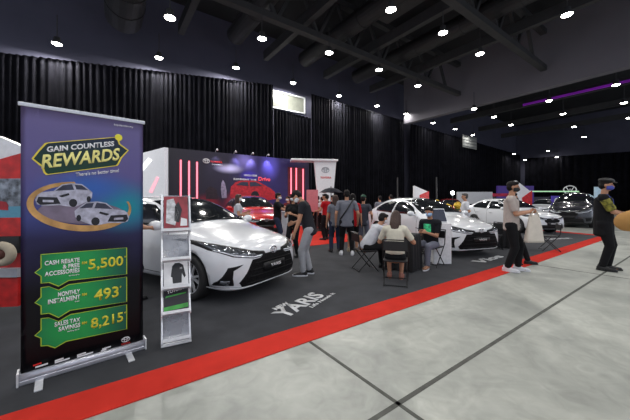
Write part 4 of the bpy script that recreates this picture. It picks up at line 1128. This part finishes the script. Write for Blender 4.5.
    if hat == 'beret':
        bm = bmesh.new(); ball(bm, hd((0, -0.012, 0.098)), (0.105 * s, 0.118 * s, 0.046 * s), HM.to_4x4()); limb(bm, hd((0, 0.06, 0.075)), hd((0, 0.135, 0.062)), 0.06 * s, 0.055 * s, 0.012 * s, 0.01 * s, HM @ rt)
        link('cap', remesh(bm, 0.009, 3), M_black, root)
    if hat == 'cap':
        bm = bmesh.new(); ball(bm, hd((0, -0.01, 0.07)), (0.088 * s, 0.103 * s, 0.075 * s), HM.to_4x4()); limb(bm, hd((0, 0.06, 0.06)), hd((0, 0.15, 0.045)), 0.065 * s, 0.055 * s, 0.010 * s, 0.008 * s, HM @ rt)
        link('cap', remesh(bm, 0.009, 3), mat('dark_green_cap', srgb(40, 78, 62), 0.8), root)
    info = dict(root=root, P=P, up=up, fw=fw, C=C, N=Nk, SH=SH, AR=ar, LG=lg, s=s, hd=hd)
    bpy.context.view_layer.update()
    return info
def wpt(i, v): return i['root'].matrix_world @ Vector(v)

DKT = cloth('charcoal_tee', (38, 39, 45)); GREY_T = cloth('light_grey_denim', (158, 160, 166)); BLKT = cloth('black_cloth', (20, 20, 23)); GRT = cloth('heather_grey_tee', (112, 114, 124))
TAUPE = cloth('taupe_tee', (178, 166, 160)); CREAM = cloth('cream_blouse', (205, 200, 184)); PALE = cloth('pale_grey_shirt', (188, 190, 198)); REDT = cloth('red_blouse', (170, 22, 30)); JEAN = cloth('blue_jeans', (44, 50, 72)); GJEAN = cloth('grey_jeans', (108, 110, 124))
NAVY = cloth('dark_slate_tee', (62, 64, 74)); WHT = cloth('white_shirt', (205, 206, 212)); OLIVE = cloth('beige_top', (150, 140, 120)); TAN = cloth('tan_sleeve', (176, 132, 78))
CAMO = mat('camouflage_print', srgb(112, 108, 40), 0.85, var=0.95, scale=16)
WSHOE = mat('white_shoe', srgb(215, 216, 222), 0.5); BLUEM = mat('pale_blue_mask', srgb(150, 186, 224), 0.7); BLUEM2 = mat('royal_blue_mask', srgb(70, 80, 170), 0.7); WM = mat('white_mask', srgb(220, 222, 226), 0.7); BM = mat('black_mask', (0.012, 0.012, 0.013), 0.7)

A = person('man in charcoal tee and light grey trousers looking down beside the nearest white car', (3.04, 4.43), 138, 1.62, lean=13, head=(50, 0), shirt=DKT, trousers=GREY_T, shoes=M_black, sole=WSHOE, vox=0.009, mask=WM, fingers=True,
   hands=[(-0.21, 0.24, 0.80), (0.14, 0.30, 0.96)], feet=[(-0.09, 0.10), (0.09, 0.0)], hem=0.10)
T_ = person('man in taupe tee and black trousers wearing a black mask, holding the white tote bag', (6.46, 2.38), -72, 1.73, head=(4, 0), shirt=TAUPE, trousers=BLKT, shoes=WSHOE, vox=0.009, mask=BM, fingers=True, wide=1.08,
   hands=[(-0.05, 0.30, 1.17), (0.05, 0.28, 1.16)], feet=[(-0.10, 0.10), (0.10, -0.06)], hem=0.10, sleeve=0.75, elbows=[(-0.5, -0.4, -1), (0.5, -0.4, -1)], curl=0.8)
V_ = person('man in black vest with camouflage sleeves, blue mask and black cap', (8.06, 1.34), -80, 1.77, pz=0.945, head=(6, -4), shirt=BLKT, trousers=BLKT, shoes=M_black, vox=0.009, mask=BLUEM2, fingers=True, wide=1.2,
   hands=[(-0.06, 0.34, 1.10), (0.06, 0.32, 1.08)], feet=[(-0.10, 0.06), (0.10, -0.02)], hem=0.24, sleeve=0.8, hat='beret', sleeve_m=CAMO, elbows=[(-0.6, -0.4, -1), (0.6, -0.4, -1)], curl=0.7)
# lanyard on the vest man
nk = V_['N']; bm = bmesh.new()
tube(bm, [nk + Vector((-0.07, 0.04, 0.0)), nk + Vector((-0.07, 0.13, -0.10)), nk + Vector((-0.02, 0.155, -0.34)), nk + Vector((0.02, 0.155, -0.34)), nk + Vector((0.07, 0.13, -0.10)), nk + Vector((0.07, 0.04, 0.0))], 0.008, seg=6)
o = obj('lanyard', bm, mat('blue_lanyard', srgb(60, 80, 180), 0.6), V_['root']); o['label'] = 'blue lanyard'
# person hidden behind the man in taupe
person('person in dark clothes with black shoes standing hidden behind the man with the tote bag', tuple(G(512, 263.5)[:2]), -62, 1.52, shirt=NAVY, trousers=BLKT, shoes=M_black, vox=0.014, feet=[(-0.06, 0.30), (0.10, 0.0)], mask=BM, hands=[(-0.2, 0.02, 0.75), (0.2, 0.02, 0.75)])
# standing group by the second car
g8 = person('man in heather grey tee with a diagonal black bag strap, seen from behind', (4.94, 5.51), 50, 1.62, shirt=GRT, trousers=BLKT, shoes=WSHOE, vox=0.010, wide=1.12, hem=0.12, sleeve=0.7, feet=[(-0.14, 0.0), (0.14, -0.03)], hands=[(-0.28, 0.03, 0.82), (0.28, 0.05, 0.84)])
nk = g8['N']; P_ = g8['P']
bm = bmesh.new(); pts = []
ru, rr_ = Vector((0, 0, 1)), Vector((1, 0, 0))
for k in range(28):
    a = 2 * PI * k / 28
    # loop from the right shoulder to the left hip around the torso
    q = Vector((0.17 * math.cos(a), 0.145 * math.sin(a) - 0.005, 0))
    q.z = P_.z + 0.30 + math.cos(a) * 0.26
    q.x = q.x * (1.0 if True else 1)
    pts.append(q)
tube(bm, pts, 0.018, seg=6, closed=True)
o = obj('bag_strap', bm, M_black, g8['root'], True); o['label'] = 'diagonal black bag strap'
person('long haired woman in grey top and jeans left of the bag strap man', (4.95, 5.98), 62, 1.50, female=True, hair='long', hairm=HAIRBR, shirt=GRT, trousers=JEAN, vox=0.012, hem=0.08, sleeve=0.6, head=(0, 25))
person('long haired woman in red blouse and black shorts among the standing group', (5.40, 5.78), 48, 1.54, female=True, hair='long', shirt=REDT, trousers=BLKT, leglen=0.36, shoes=OLIVE, vox=0.012, hem=0.12, sleeve=0.8)
person('person in dark slate tee and dark green cap beside the second white car', (5.86, 5.84), 30, 1.50, shirt=NAVY, trousers=GJEAN, leglen=0.55, hat='cap', vox=0.012, hem=0.1, hands=[(-0.2, 0.2, 0.9), (0.22, 0.1, 0.85)])
person('person in red shirt standing behind the group on the red carpet', (6.2, 8.0), 110, 1.58, shirt=REDT, trousers=BLKT, vox=0.015, head=(10, 30), hands=[(-0.15, 0.3, 1.0), (0.25, 0.1, 0.85)])
person('person in black half hidden behind the man with the grey tee, near the pylon', (6.9, 8.3), 60, 1.55, shirt=BLKT, trousers=BLKT, vox=0.016)
person('woman in black holding papers behind the man looking down', (3.72, 6.10), -150, 1.52, female=True, hair='long', shirt=BLKT, trousers=BLKT, vox=0.013, hands=[(-0.10, 0.24, 1.05), (0.10, 0.24, 1.02)], mask=WM)
person('man in black tee and blue jeans reaching out in front of the red car', (4.15, 7.75), -38, 1.57, shirt=BLKT, trousers=JEAN, vox=0.012, mask=WM, hands=[(-0.1, 0.45, 1.15), (0.12, 0.42, 1.08)], head=(5, 0), sleeve=0.7)
person('long haired woman in grey top between the nearest white car and the red car', (2.92, 7.74), -20, 1.52, female=True, hair='long', hairm=HAIRBR, shirt=PALE, trousers=JEAN, vox=0.012, mask=WM, hands=[(-0.12, 0.25, 1.05), (0.14, 0.22, 1.0)])
person('seller in dark red top behind the man in black tee by the red car', (5.55, 9.5), -160, 1.50, shirt=cloth('maroon_top', (96, 18, 28)), trousers=BLKT, vox=0.016, mask=WM, female=True, hair='bun')
person('person in dark tee at the nearest white car door, mostly behind the banner', (0.20, 4.72), 24, 1.60, lean=8, shirt=BLKT, trousers=BLKT, vox=0.012, hands=[(-0.15, 0.22, 1.0), (0.16, 0.24, 1.0)])
person('grey haired man in white shirt behind the bonnet of the second white car', (9.30, 4.72), 128, 1.58, hairm=HAIRG, shirt=WHT, trousers=BLKT, vox=0.012, wide=1.1, head=(0, 0), sleeve=0.8, hands=[(-0.25, 0.15, 0.95), (0.15, 0.30, 1.0)])
# seated at the table
TBX, TBY = 4.87, 3.68
w5 = person('long haired woman in cream blouse seated with her back to the viewpoint', (3.89, 3.14), 38, 1.56, pz=0.47, female=True, hair='long', hairm=HAIRBR, shirt=CREAM, trousers=BLKT, leglen=0.62, vox=0.010, hem=-0.03, lean=12, head=(18, -8), sleeve=0.75,
   feet=[(-0.10, 0.36), (0.10, 0.34)], hands=[(-0.16, 0.34, 0.74), (0.20, 0.32, 0.74)], knees=[(-0.1, 1, 0.6), (0.1, 1, 0.6)], shoes=mat('nude_shoe', srgb(150, 96, 80), 0.5))
m6 = person('man in pale grey shirt leaning forward, seated left of the small table', (4.17, 4.10), -22, 1.60, pz=0.47, shirt=PALE, trousers=BLKT, vox=0.011, lean=37, head=(5, 10), sleeve=1.0, mask=WM, hem=0.06,
   feet=[(-0.12, 0.42), (0.10, 0.40)], hands=[(-0.12, 0.50, 0.76), (0.12, 0.48, 0.76)], knees=[(-0.1, 1, 0.6), (0.1, 1, 0.6)])
m7 = person('seated man in black tee with green print and pale blue mask', (5.58, 3.56), 186, 1.62, pz=0.47, shirt=cloth('black_print_tee', (26, 28, 34)), trousers=GJEAN, vox=0.009, lean=4, head=(12, 4), sleeve=0.75, mask=BLUEM, hem=0.06, fingers=True,
   feet=[(-0.12, 0.40), (0.14, 0.34)], hands=[(-0.06, 0.28, 0.72), (0.10, 0.28, 0.72)], knees=[(-0.15, 1, 0.6), (0.1, 1, 0.6)], shoes=mat('brown_sandal', srgb(150, 108, 84), 0.6), sole=WSHOE)
# printed figure on the black tee
fr = m7['C'] + m7['fw'] * 0.118 * m7['s']
bm = bmesh.new(); box(bm, (0, 0.0, 0.09), (0.15, 0.03, 0.17)); 
for v in bm.verts: v.co = fr + Vector((v.co.x + 0.01, v.co.y + 0.005, v.co.z))
o = obj('shirt_print', bm, mat('green_violet_print', srgb(60, 190, 130), 0.7, var=0.85, scale=18), m7['root']); o['label'] = 'green and violet print'
# arm of a person just outside the right edge
e = person('person at the right edge with only a tan sleeved elbow showing', tuple((FWD * 1.27 + RGT * 1.95)[:2]), 54, 1.64, shirt=TAN, trousers=BLKT, sleeve=1.55, vox=0.012, hands=[(-0.12, 0.26, 1.36), (0.12, 0.26, 1.36)], elbows=[(-1, 0.1, -0.35), (1, 0.1, -0.35)])
# distant visitors
far_p = [(391, 12.6, 'red top', REDT), (399, 13.2, 'black top', BLKT), (380, 11.8, 'grey top', GRT), (318, 13.4, 'dark red top', cloth('maroon_top', (96, 18, 28))), (322, 12.9, 'white top', WHT), (327, 11.6, 'black top', BLKT), (333, 12.4, 'pink top', cloth('pink_top', (190, 110, 110)))]
for px, d, cn, cm in far_p:
    q = W(px, 200, d)
    person('distant visitor in %s among the crowd near the %s' % (cn, 'second white car roof' if px > 350 else 'pylon'), (q.x, q.y), 50 + px % 90, 1.50 + (px % 7) * 0.015, shirt=cm, trousers=BLKT, vox=0.02)
# ------------------------------------------------------------------ furniture around the table
def folding_chair(label, x, y, face, group='black folding chairs'):
    rt = empty('folding_chair', (x, y, 0.008), R(face - 90)); rt.scale = (0.96, 0.96, 0.91); tag(rt, label, 'chair', group)
    obj('seat', BX((0, 0.0, 0.445), (0.40, 0.38, 0.03), bev=0.01), M_black, rt)
    bm = bmesh.new(); box(bm, (0, -0.215, 0.72), (0.40, 0.018, 0.17), bev=0.006); obj('backrest', bm, M_black, rt)
    for sd in (-1, 1):
        obj('leg', TB([(sd * 0.205, -0.235, 0.83), (sd * 0.205, -0.19, 0.50), (sd * 0.205, 0.20, 0.01)], 0.011), M_blackm, rt)
        obj('leg', TB([(sd * 0.185, 0.17, 0.44), (sd * 0.185, -0.22, 0.01)], 0.011), M_blackm, rt)
    obj('top_bar', TB([(-0.205, -0.235, 0.83), (0.205, -0.235, 0.83)], 0.011), M_blackm, rt)
    obj('crossbar', TB([(-0.185, -0.20, 0.02), (0.185, -0.20, 0.02)], 0.009), M_blackm, rt); obj('crossbar', TB([(-0.205, 0.16, 0.06), (0.205, 0.16, 0.06)], 0.009), M_blackm, rt)
    return rt
folding_chair('black folding chair under the woman in the cream blouse', 3.89, 3.13, 38)
folding_chair('black folding chair under the man in the pale grey shirt', 4.16, 4.10, -22)
folding_chair('black folding chair under the man in the black printed tee', 5.60, 3.56, 186)
folding_chair('empty black folding chair right of the second white car', *(8.85, 3.75), 150)
folding_chair('empty black folding chair behind the white tote bag', *G(549, 251)[:2], 120)
# small table under a black cloth
tb = empty('table', (TBX, TBY, 0.008), R(15)); tag(tb, 'small square table between the three seated people', 'table')
obj('table_top', BX((0, 0, 0.70), (0.44, 0.44, 0.025), bev=0.004), M_black, tb)
for a in (-1, 1):
    for b in (-1, 1): obj('leg', TB([(a * 0.18, b * 0.18, 0.69), (a * 0.19, b * 0.19, 0.0)], 0.014), M_blackm, tb)
bm = bmesh.new(); n = 96; rows = []
for k, z in enumerate((0.716, 0.712, 0.66, 0.40, 0.03)):
    row = []
    for i in range(n):
        a = 2 * PI * i / n
        c, s_ = math.cos(a), math.sin(a); m_ = max(abs(c), abs(s_)); u, v = c / m_, s_ / m_
        g = (0.222, 0.230, 0.235, 0.245, 0.255)[k] + (0.012 * k * 0.5 * math.sin(a * 13 + 1) if k > 1 else 0)
        row.append(bm.verts.new((u * g, v * g, z)))
    rows.append(row)
for a, b in zip(rows[:-1], rows[1:]):
    for i in range(n): bm.faces.new((a[i], a[(i + 1) % n], b[(i + 1) % n], b[i]))
bm.faces.new(rows[0])
o = obj('tablecloth', bm, mat('black_tablecloth', srgb(24, 24, 28), 0.85, var=0.15, scale=10), None, True); o.location = (TBX, TBY, 0.008); o.rotation_euler = (0, 0, R(15)); tag(o, 'black cloth draped over the small table among the seated people', 'tablecloth')
t2 = copy_tree(tb); t2.location = (9.5, 3.62, 0.008); t2['label'] = 'small dark table behind the legs of the man with the tote bag'
o2 = o.copy(); COL.objects.link(o2); o2.location = (9.5, 3.62, 0.008); o2['label'] = 'black cloth on the small table behind the man with the tote bag'
# phone on the table and in hand
hp_ = wpt(m7, (0.03, 0.44, 0.80))
o = obj('phone', BX((0, 0, 0.0), (0.075, 0.15, 0.009), bev=0.004), M_black); o.location = (hp_.x, hp_.y, hp_.z); o.rotation_euler = (R(25), 0, R(60)); tag(o, 'dark phone in the hands of the seated man in the black printed tee', 'phone')
# paper in the hand of the man looking down
hp_ = wpt(A, (-0.21, 0.31, 0.68))
o = obj('paper_leaflet', BX((0, 0, 0), (0.10, 0.006, 0.20)), M_paper); o.location = hp_; o.rotation_euler = (R(15), R(8), R(48)); tag(o, 'folded white leaflet in the hand of the man in the charcoal tee', 'leaflet')
# white plinth with slanted screen
pq = G(437, 263.5)
rt = empty('info_plinth', (5.98, 3.62, 0.008), R(-30)); tag(rt, 'white plinth with a slanted dark screen right of the seated man', 'plinth')
obj('pedestal', BX((0, 0, 0.44), (0.40, 0.32, 0.88), bev=0.008), M_white, rt)
Ms = Matrix.Translation((0, 0, 0.90)) @ Matrix.Rotation(R(62), 4, 'X')
obj('screen_frame', BX((0, 0.16, 0.0), (0.40, 0.34, 0.02), Ms, bev=0.004), M_alu, rt); obj('screen', BX((0, 0.16, 0.013), (0.37, 0.30, 0.006), Ms), mat('blue_grey_screen', srgb(50, 54, 70), 0.15), rt)
# tote bag
tw = wpt(T_, (0.0, 0.36, 0.0))
bg = empty('tote_bag', (tw.x, tw.y, 0.60), R(-30)); bg.scale = (0.80, 0.8, 0.85); tag(bg, 'large off-white tote bag hanging from the hands of the man in the taupe tee', 'bag')
bm = bmesh.new(); rows = []; n = 40
for k in range(12):
    t = k / 11; z = 0.60 * t; wx = 0.235 * (1 - 0.50 * t ** 1.3); wy = 0.085 * (1 - 0.65 * t)
    row = []
    for i in range(n):
        a = 2 * PI * i / n; e_ = 0.6
        c, s_ = math.cos(a), math.sin(a)
        r_ = 1 + 0.05 * math.sin(5 * a + k * 0.5) * (0.4 + t)
        row.append(bm.verts.new((wx * r_ * math.copysign(abs(c) ** e_, c), wy * r_ * math.copysign(abs(s_) ** e_, s_), z + 0.02 * math.sin(3 * a) * t)))
    rows.append(row)
for a, b in zip(rows[:-1], rows[1:]):
    for i in range(n): bm.faces.new((a[i], a[(i + 1) % n], b[(i + 1) % n], b[i]))
bm.faces.new(rows[0][::-1]); bm.faces.new(rows[-1])
obj('bag_body', bm, mat('canvas', srgb(205, 196, 184), 0.8, var=0.06, scale=8, bump=0.2), bg, True)
for sy in (-1, 1): obj('handle', TB([(-0.10, sy * 0.03, 0.56), (-0.06, sy * 0.02, 0.68), (0.0, sy * 0.01, 0.71), (0.06, sy * 0.02, 0.68), (0.10, sy * 0.03, 0.56)], 0.012), MATS['canvas'], bg, True)
# ------------------------------------------------------------------ left edge display
LD = 3.4
def local_panel(pts, d, th, m, name, par, dy=0.0):
    c = par.matrix_world.inverted()
    out = []
    for px, py in pts: 
        v = W(px, py, d); out.append(((v - par.location).dot(RGT), v.z - par.location.z))
    return obj(name, PR(out, th, Matrix.Translation((0, dy, 0))), m, par)
ld_ = empty('display_wall', W(0, 200, LD)); ld_.location.z = 0.008; ld_.rotation_euler = (0, 0, math.atan2(RGT.y, RGT.x))
tag(ld_, 'white and red display wall with a photo panel at the left edge behind the banner', 'display')
bpy.context.view_layer.update()
local_panel([(-60, 120), (4, 137), (30, 148), (30, 300), (-60, 300)], LD, 0.08, M_white, 'board', ld_)
local_panel([(-60, 145), (0, 162.5), (30, 154), (30, 180), (-60, 180)], LD, 0.01, mat_print('display_red', (190, 32, 30), 0.3), 'red_band', ld_, -0.08)
local_panel([(-60, 180), (30, 179), (30, 218), (-60, 218)], LD, 0.012, mat('photo_print', srgb(120, 128, 140), 0.4, var=0.8, scale=14), 'photo_panel', ld_, -0.08)
local_panel([(-60, 208), (30, 206), (30, 218), (-60, 218)], LD, 0.004, mat('photo_sky_blue', srgb(86, 150, 176), 0.4), 'photo_strip', ld_, -0.092)
local_panel([(2, 209), (4, 204), (9, 201), (15, 202), (17, 205), (17, 210)], LD, 0.004, mat_print('photo_red_car', (160, 26, 36), 0.4), 'photo_car', ld_, -0.096)
local_panel([(-60, 218), (30, 217), (30, 272), (-60, 274)], LD, 0.02, mat_print('display_red', (190, 32, 30), 0.3), 'lower_board', ld_, -0.08)
local_panel([(-60, 236), (30, 235), (30, 251), (-60, 253)], LD, 0.03, M_black, 'shelf', ld_, -0.10)
local_panel([(-60, 266), (30, 265.5), (30, 274), (-60, 275)], LD, 0.05, mat('silver_edge', srgb(170, 172, 180), 0.35), 'silver_edge', ld_, -0.10)
local_panel([(-60, 276), (30, 275), (30, 302), (-60, 306)], LD, 0.06, mat_print('display_red', (190, 32, 30), 0.3), 'plinth_face', ld_, -0.08)
q = W(2, 254, LD - 0.28)
rt = empty('stool_cushion', (q.x, q.y, q.z), 0)
bm = bmesh.new(); tube(bm, [RGT * (0.10 * math.cos(2 * PI * k / 24)) + Vector((0, 0, 0.09 * math.sin(2 * PI * k / 24))) for k in range(24)], 0.045, seg=10, closed=True)
obj('ring', bm, mat('beige_padding', srgb(176, 166, 146), 0.8), rt, True)
bm = bmesh.new(); ball(bm, (0, 0, 0), (0.06, 0.06, 0.06)); obj('core', bm, mat('brown_core', srgb(90, 52, 44), 0.7), rt, True)
rt.name = 'padded_ring'; tag(rt, 'beige padded ring against the red display at the left edge', 'ornament')
# ------------------------------------------------------------------ far booths
def stand(px0, px1, pt, pb, d, th, name, label, cat, m, yaw=0.0, base=True):
    p = W((px0 + px1) / 2, pb, d); wd = (px1 - px0) * d / FPX; zt = CAM_H + (HOR - pt) * d / FPX; zb = CAM_H + (HOR - pb) * d / FPX
    rt = empty(name, (p.x, p.y, 0.008), math.atan2(RGT.y, RGT.x) + yaw); tag(rt, label, cat)
    obj('board', BX((0, 0, (zt + zb) / 2), (wd, th, zt - zb)), m, rt)
    if zb > 0.15:
        for sx_ in (-1, 1): obj('post', TB([(sx_ * wd * 0.42, 0, zb), (sx_ * wd * 0.42, 0, 0.0)], 0.03), M_steel, rt)
    return rt, wd, zt, zb
stand(306.5, 318, 190, 212, 12.5, 0.06, 'sign_board', 'pale pink sign board left of the pylon', 'sign', mat('pink_board', srgb(206, 120, 128), 0.5))
rt, wd, zt, zb = stand(457, 492, 192, 204, 27, 0.2, 'sign_board', 'long white fascia board behind the grey haired man', 'sign', mat('white_fascia', srgb(190, 192, 200), 0.5))
stand(497, 533, 186, 222, 24, 0.2, 'partition', 'tall purple booth panel behind the man in the taupe tee', 'panel', mat('purple_panel', srgb(62, 40, 120), 0.5, emit=0.12))
stand(493, 512, 193.5, 196.5, 19, 0.1, 'sign_board', 'narrow crimson sign strip behind the man in the taupe tee', 'sign', mat_print('crimson', (160, 24, 60), 0.4))
rt, wd, zt, zb = stand(551.5, 561, 196, 213, 19, 0.1, 'sign_board', 'small violet sign with a pale round mark left of the dark sport utility vehicle', 'sign', mat('violet_panel', srgb(80, 62, 170), 0.5, emit=0.1))
bm = bmesh.new(); lathe(bm, [(0.002, -0.06), (0.18, -0.06), (0.18, -0.05), (0.002, -0.05)], 24, 'y', (0, 0, (zt + zb) / 2 + 0.25)); obj('round_mark', bm, M_tw, rt)
stand(594.5, 600.5, 187, 204, 17, 0.08, 'sign_board', 'upright white and blue sign beyond the man in the black vest', 'sign', mat('white_blue_board', srgb(180, 205, 220), 0.5, var=0.3, scale=3, emit=0.15))
stand(492, 548, 197, 206, 28, 0.3, 'booth_counter', 'dark low booth counter far behind the white sedan', 'counter', mat('dark_counter', srgb(40, 38, 52), 0.5))
# tent shaped flags
def flag(px0, px1, pt, pb, d, label, red_left):
    p = W((px0 + px1) / 2, pb, d); k = d / FPX; wd = (px1 - px0) * k; hh = (pb - pt) * k; z0 = p.z
    rt = empty('pyramid_sign', (p.x, p.y, 0.008), math.atan2(RGT.y, RGT.x)); tag(rt, label, 'sign')
    obj('white_face', PR([(-wd / 2, z0), (-wd / 2, z0 + hh), (wd * 0.5, z0 + hh * 0.55), (wd / 2, z0)], 0.3), M_white, rt)
    obj('red_face', PR([(-wd * (0.15 if not red_left else 0.1), z0), (-wd * 0.15, z0 + hh * 0.35), (wd / 2, z0 + hh * 0.62), (wd / 2, z0)], 0.03, Matrix.Translation((0, -0.3, 0))), mat_print('flag_red', (200, 30, 36), 0.3), rt)
    obj('post', TB([(0, -0.15, 0), (0, -0.15, z0)], 0.05), M_steel, rt)
flag(413, 427, 186, 200, 19, 'white and red slanted sign above the roof of the second white car', False)
flag(513, 528, 181, 207, 17, 'white and red slanted sign behind the head of the man in the taupe tee', True)
# poles
for px, d, lab in ((397.5, 15.4, 'thin grey pole rising left of the white and red slanted sign'), (436.5, 15.2, 'thin grey pole rising above the seated man with the pale blue mask')):
    p = W(px, 200, d); o = obj('pole', TB([(0, 0, 0), (0, 0, 2.6)], 0.035), M_steel); o.location = (p.x, p.y, 0.0); tag(o, lab, 'pole')
# work lamp on a stand
p = W(452.5, 193, 17); rt = empty('floodlight', (p.x, p.y, 0.008), math.atan2(RGT.y, RGT.x)); tag(rt, 'bright floodlight on a stand in front of the back curtain', 'floodlight')
obj('stand', TB([(0, 0, 0), (0, 0, p.z)], 0.025), M_blackm, rt); bm = bmesh.new(); limb(bm, (0, 0.12, p.z), (0, 0, p.z), 0.08, 0.12, cap=0.1); obj('lamp_head', bm, M_black, rt, True)
bm = bmesh.new(); ball(bm, (0, -0.02, p.z), (0.11, 0.04, 0.11)); obj('lamp_glass', bm, mat('flood_glow', (0.9, 0.95, 1.0), 0.3, emit=14), rt, True)
ldt = bpy.data.lights.new('flood_light', 'POINT'); ldt.energy = 60; ldt.shadow_soft_size = 0.15; lo = bpy.data.objects.new('flood_light', ldt); COL.objects.link(lo); lo.parent = rt; lo.location = (0, -0.3, p.z)
# yellow flower stands
for px, py, lab in ((437, 204, 'yellow flower arrangement left of the far red car'), (448, 208, 'yellow flower arrangement in front of the far red car, taller one'), (458, 206, 'yellow flower arrangement beside the grey haired man')):
    p = W(px, py, 11.5 if px < 450 else 11.0); rt = empty('flower_stand', (p.x, p.y, 0.008)); tag(rt, lab, 'flowers')
    obj('stand', TB([(0, 0, 0), (0, 0, p.z - 0.1)], 0.03), M_steel, rt)
    bm = bmesh.new(); rr = random.Random(px)
    ball(bm, (0, 0, p.z), 0.10)
    for k in range(30):
        v_ = Vector((rr.gauss(0, 1), rr.gauss(0, 1), rr.gauss(0, 1))).normalized() * 0.12; ball(bm, (v_.x, v_.y, p.z + v_.z), rr.uniform(0.03, 0.055), u=8, v=6)
    obj('blooms', bm, mat('yellow_bloom', srgb(214, 178, 60), 0.7, var=0.4, scale=12), rt, True)
    bm = bmesh.new()
    ball(bm, (0, 0, p.z - 0.16), 0.08)
    for k in range(14):
        a_ = 2 * PI * k / 14; ball(bm, (0.09 * math.cos(a_), 0.09 * math.sin(a_), p.z - 0.16 + 0.03 * math.sin(3 * a_)), (0.06, 0.03, 0.04), u=8, v=6)
    obj('leaves', bm, mat('leaf', srgb(50, 90, 50), 0.7), rt, True)
# parasol beside the pylon
p = W(331, 196, 11.0); rt = empty('parasol', (p.x, p.y, 0.008)); tag(rt, 'dark navy open parasol above the crowd at the pylon', 'parasol')
k_ = 11.0 / FPX; zt = CAM_H + (HOR - 187.5) * k_; ze = CAM_H + (HOR - 193) * k_
bm = bmesh.new(); c_ = bm.verts.new((0, 0, zt)); n = 16; rim = []; mid = []
for i in range(n):
    a = 2 * PI * i / n; r_ = 0.47 * (1.0 if i % 2 == 0 else 0.93)
    mid.append(bm.verts.new((0.26 * math.cos(a), 0.26 * math.sin(a), zt - 0.07))); rim.append(bm.verts.new((r_ * math.cos(a), r_ * math.sin(a), ze + (0 if i % 2 == 0 else 0.02))))
for i in range(n):
    j = (i + 1) % n; bm.faces.new((c_, mid[i], mid[j])); bm.faces.new((mid[i], rim[i], rim[j], mid[j]))
bmesh.ops.solidify(bm, geom=list(bm.faces), thickness=0.006)
obj('canopy', bm, mat('navy_fabric', srgb(26, 26, 44), 0.7), rt); obj('pole', TB([(0, 0, 0), (0, 0, zt + 0.04)], 0.015), M_blackm, rt)
# lit frame of the far booth and its ring emblem
d = 19.5; pa, pb_ = W(530, 191.5, d), W(578.5, 192.5, d); dz = (pb_ - pa)
rt = empty('lit_frame', (pa.x, pa.y, 0.008), math.atan2(dz.y, dz.x)); tag(rt, 'pale green lit frame over the far booth of the dark sport utility vehicle', 'frame')
Lf = math.hypot(dz.x, dz.y); zf = pa.z
obj('lit_beam', BX((Lf / 2, 0, zf), (Lf, 0.08, 0.075)), mat('pale_green_glow', srgb(170, 215, 170), 0.4, emit=0.6), rt)
for x in (0, Lf): obj('upright', BX((x, 0, zf / 2), (0.10, 0.08, zf)), mat('green_post', srgb(110, 150, 110), 0.4), rt)
pe_ = W(570, 190.0, d + 0.5); rt = empty('ring_emblem', (pe_.x, pe_.y, pe_.z), math.atan2(RGT.y, RGT.x) + R(-25)); tag(rt, 'pale openwork ring emblem on a post behind the lit frame', 'emblem')
bm = bmesh.new(); rr_ = 0.35
tube(bm, [(rr_ * math.cos(2 * PI * k / 32), 0, 0.82 * rr_ * math.sin(2 * PI * k / 32)) for k in range(32)], 0.03, seg=8, closed=True)
for pts in ([(-0.22, 0, 0.24), (-0.08, 0, -0.05), (0, 0, 0.08), (0.08, 0, -0.05), (0.22, 0, 0.24)], [(-0.36, 0, 0.05), (-0.17, 0, -0.26), (0.0, 0, -0.04), (0.17, 0, -0.26), (0.36, 0, 0.05)]): tube(bm, pts, 0.026, seg=6)
obj('ring', bm, mat('pale_emblem', srgb(200, 202, 205), 0.4, emit=0.15), rt, True)

obj('post', TB([(0, 0, -pe_.z), (0, 0, -0.29)], 0.03), M_steel, rt)
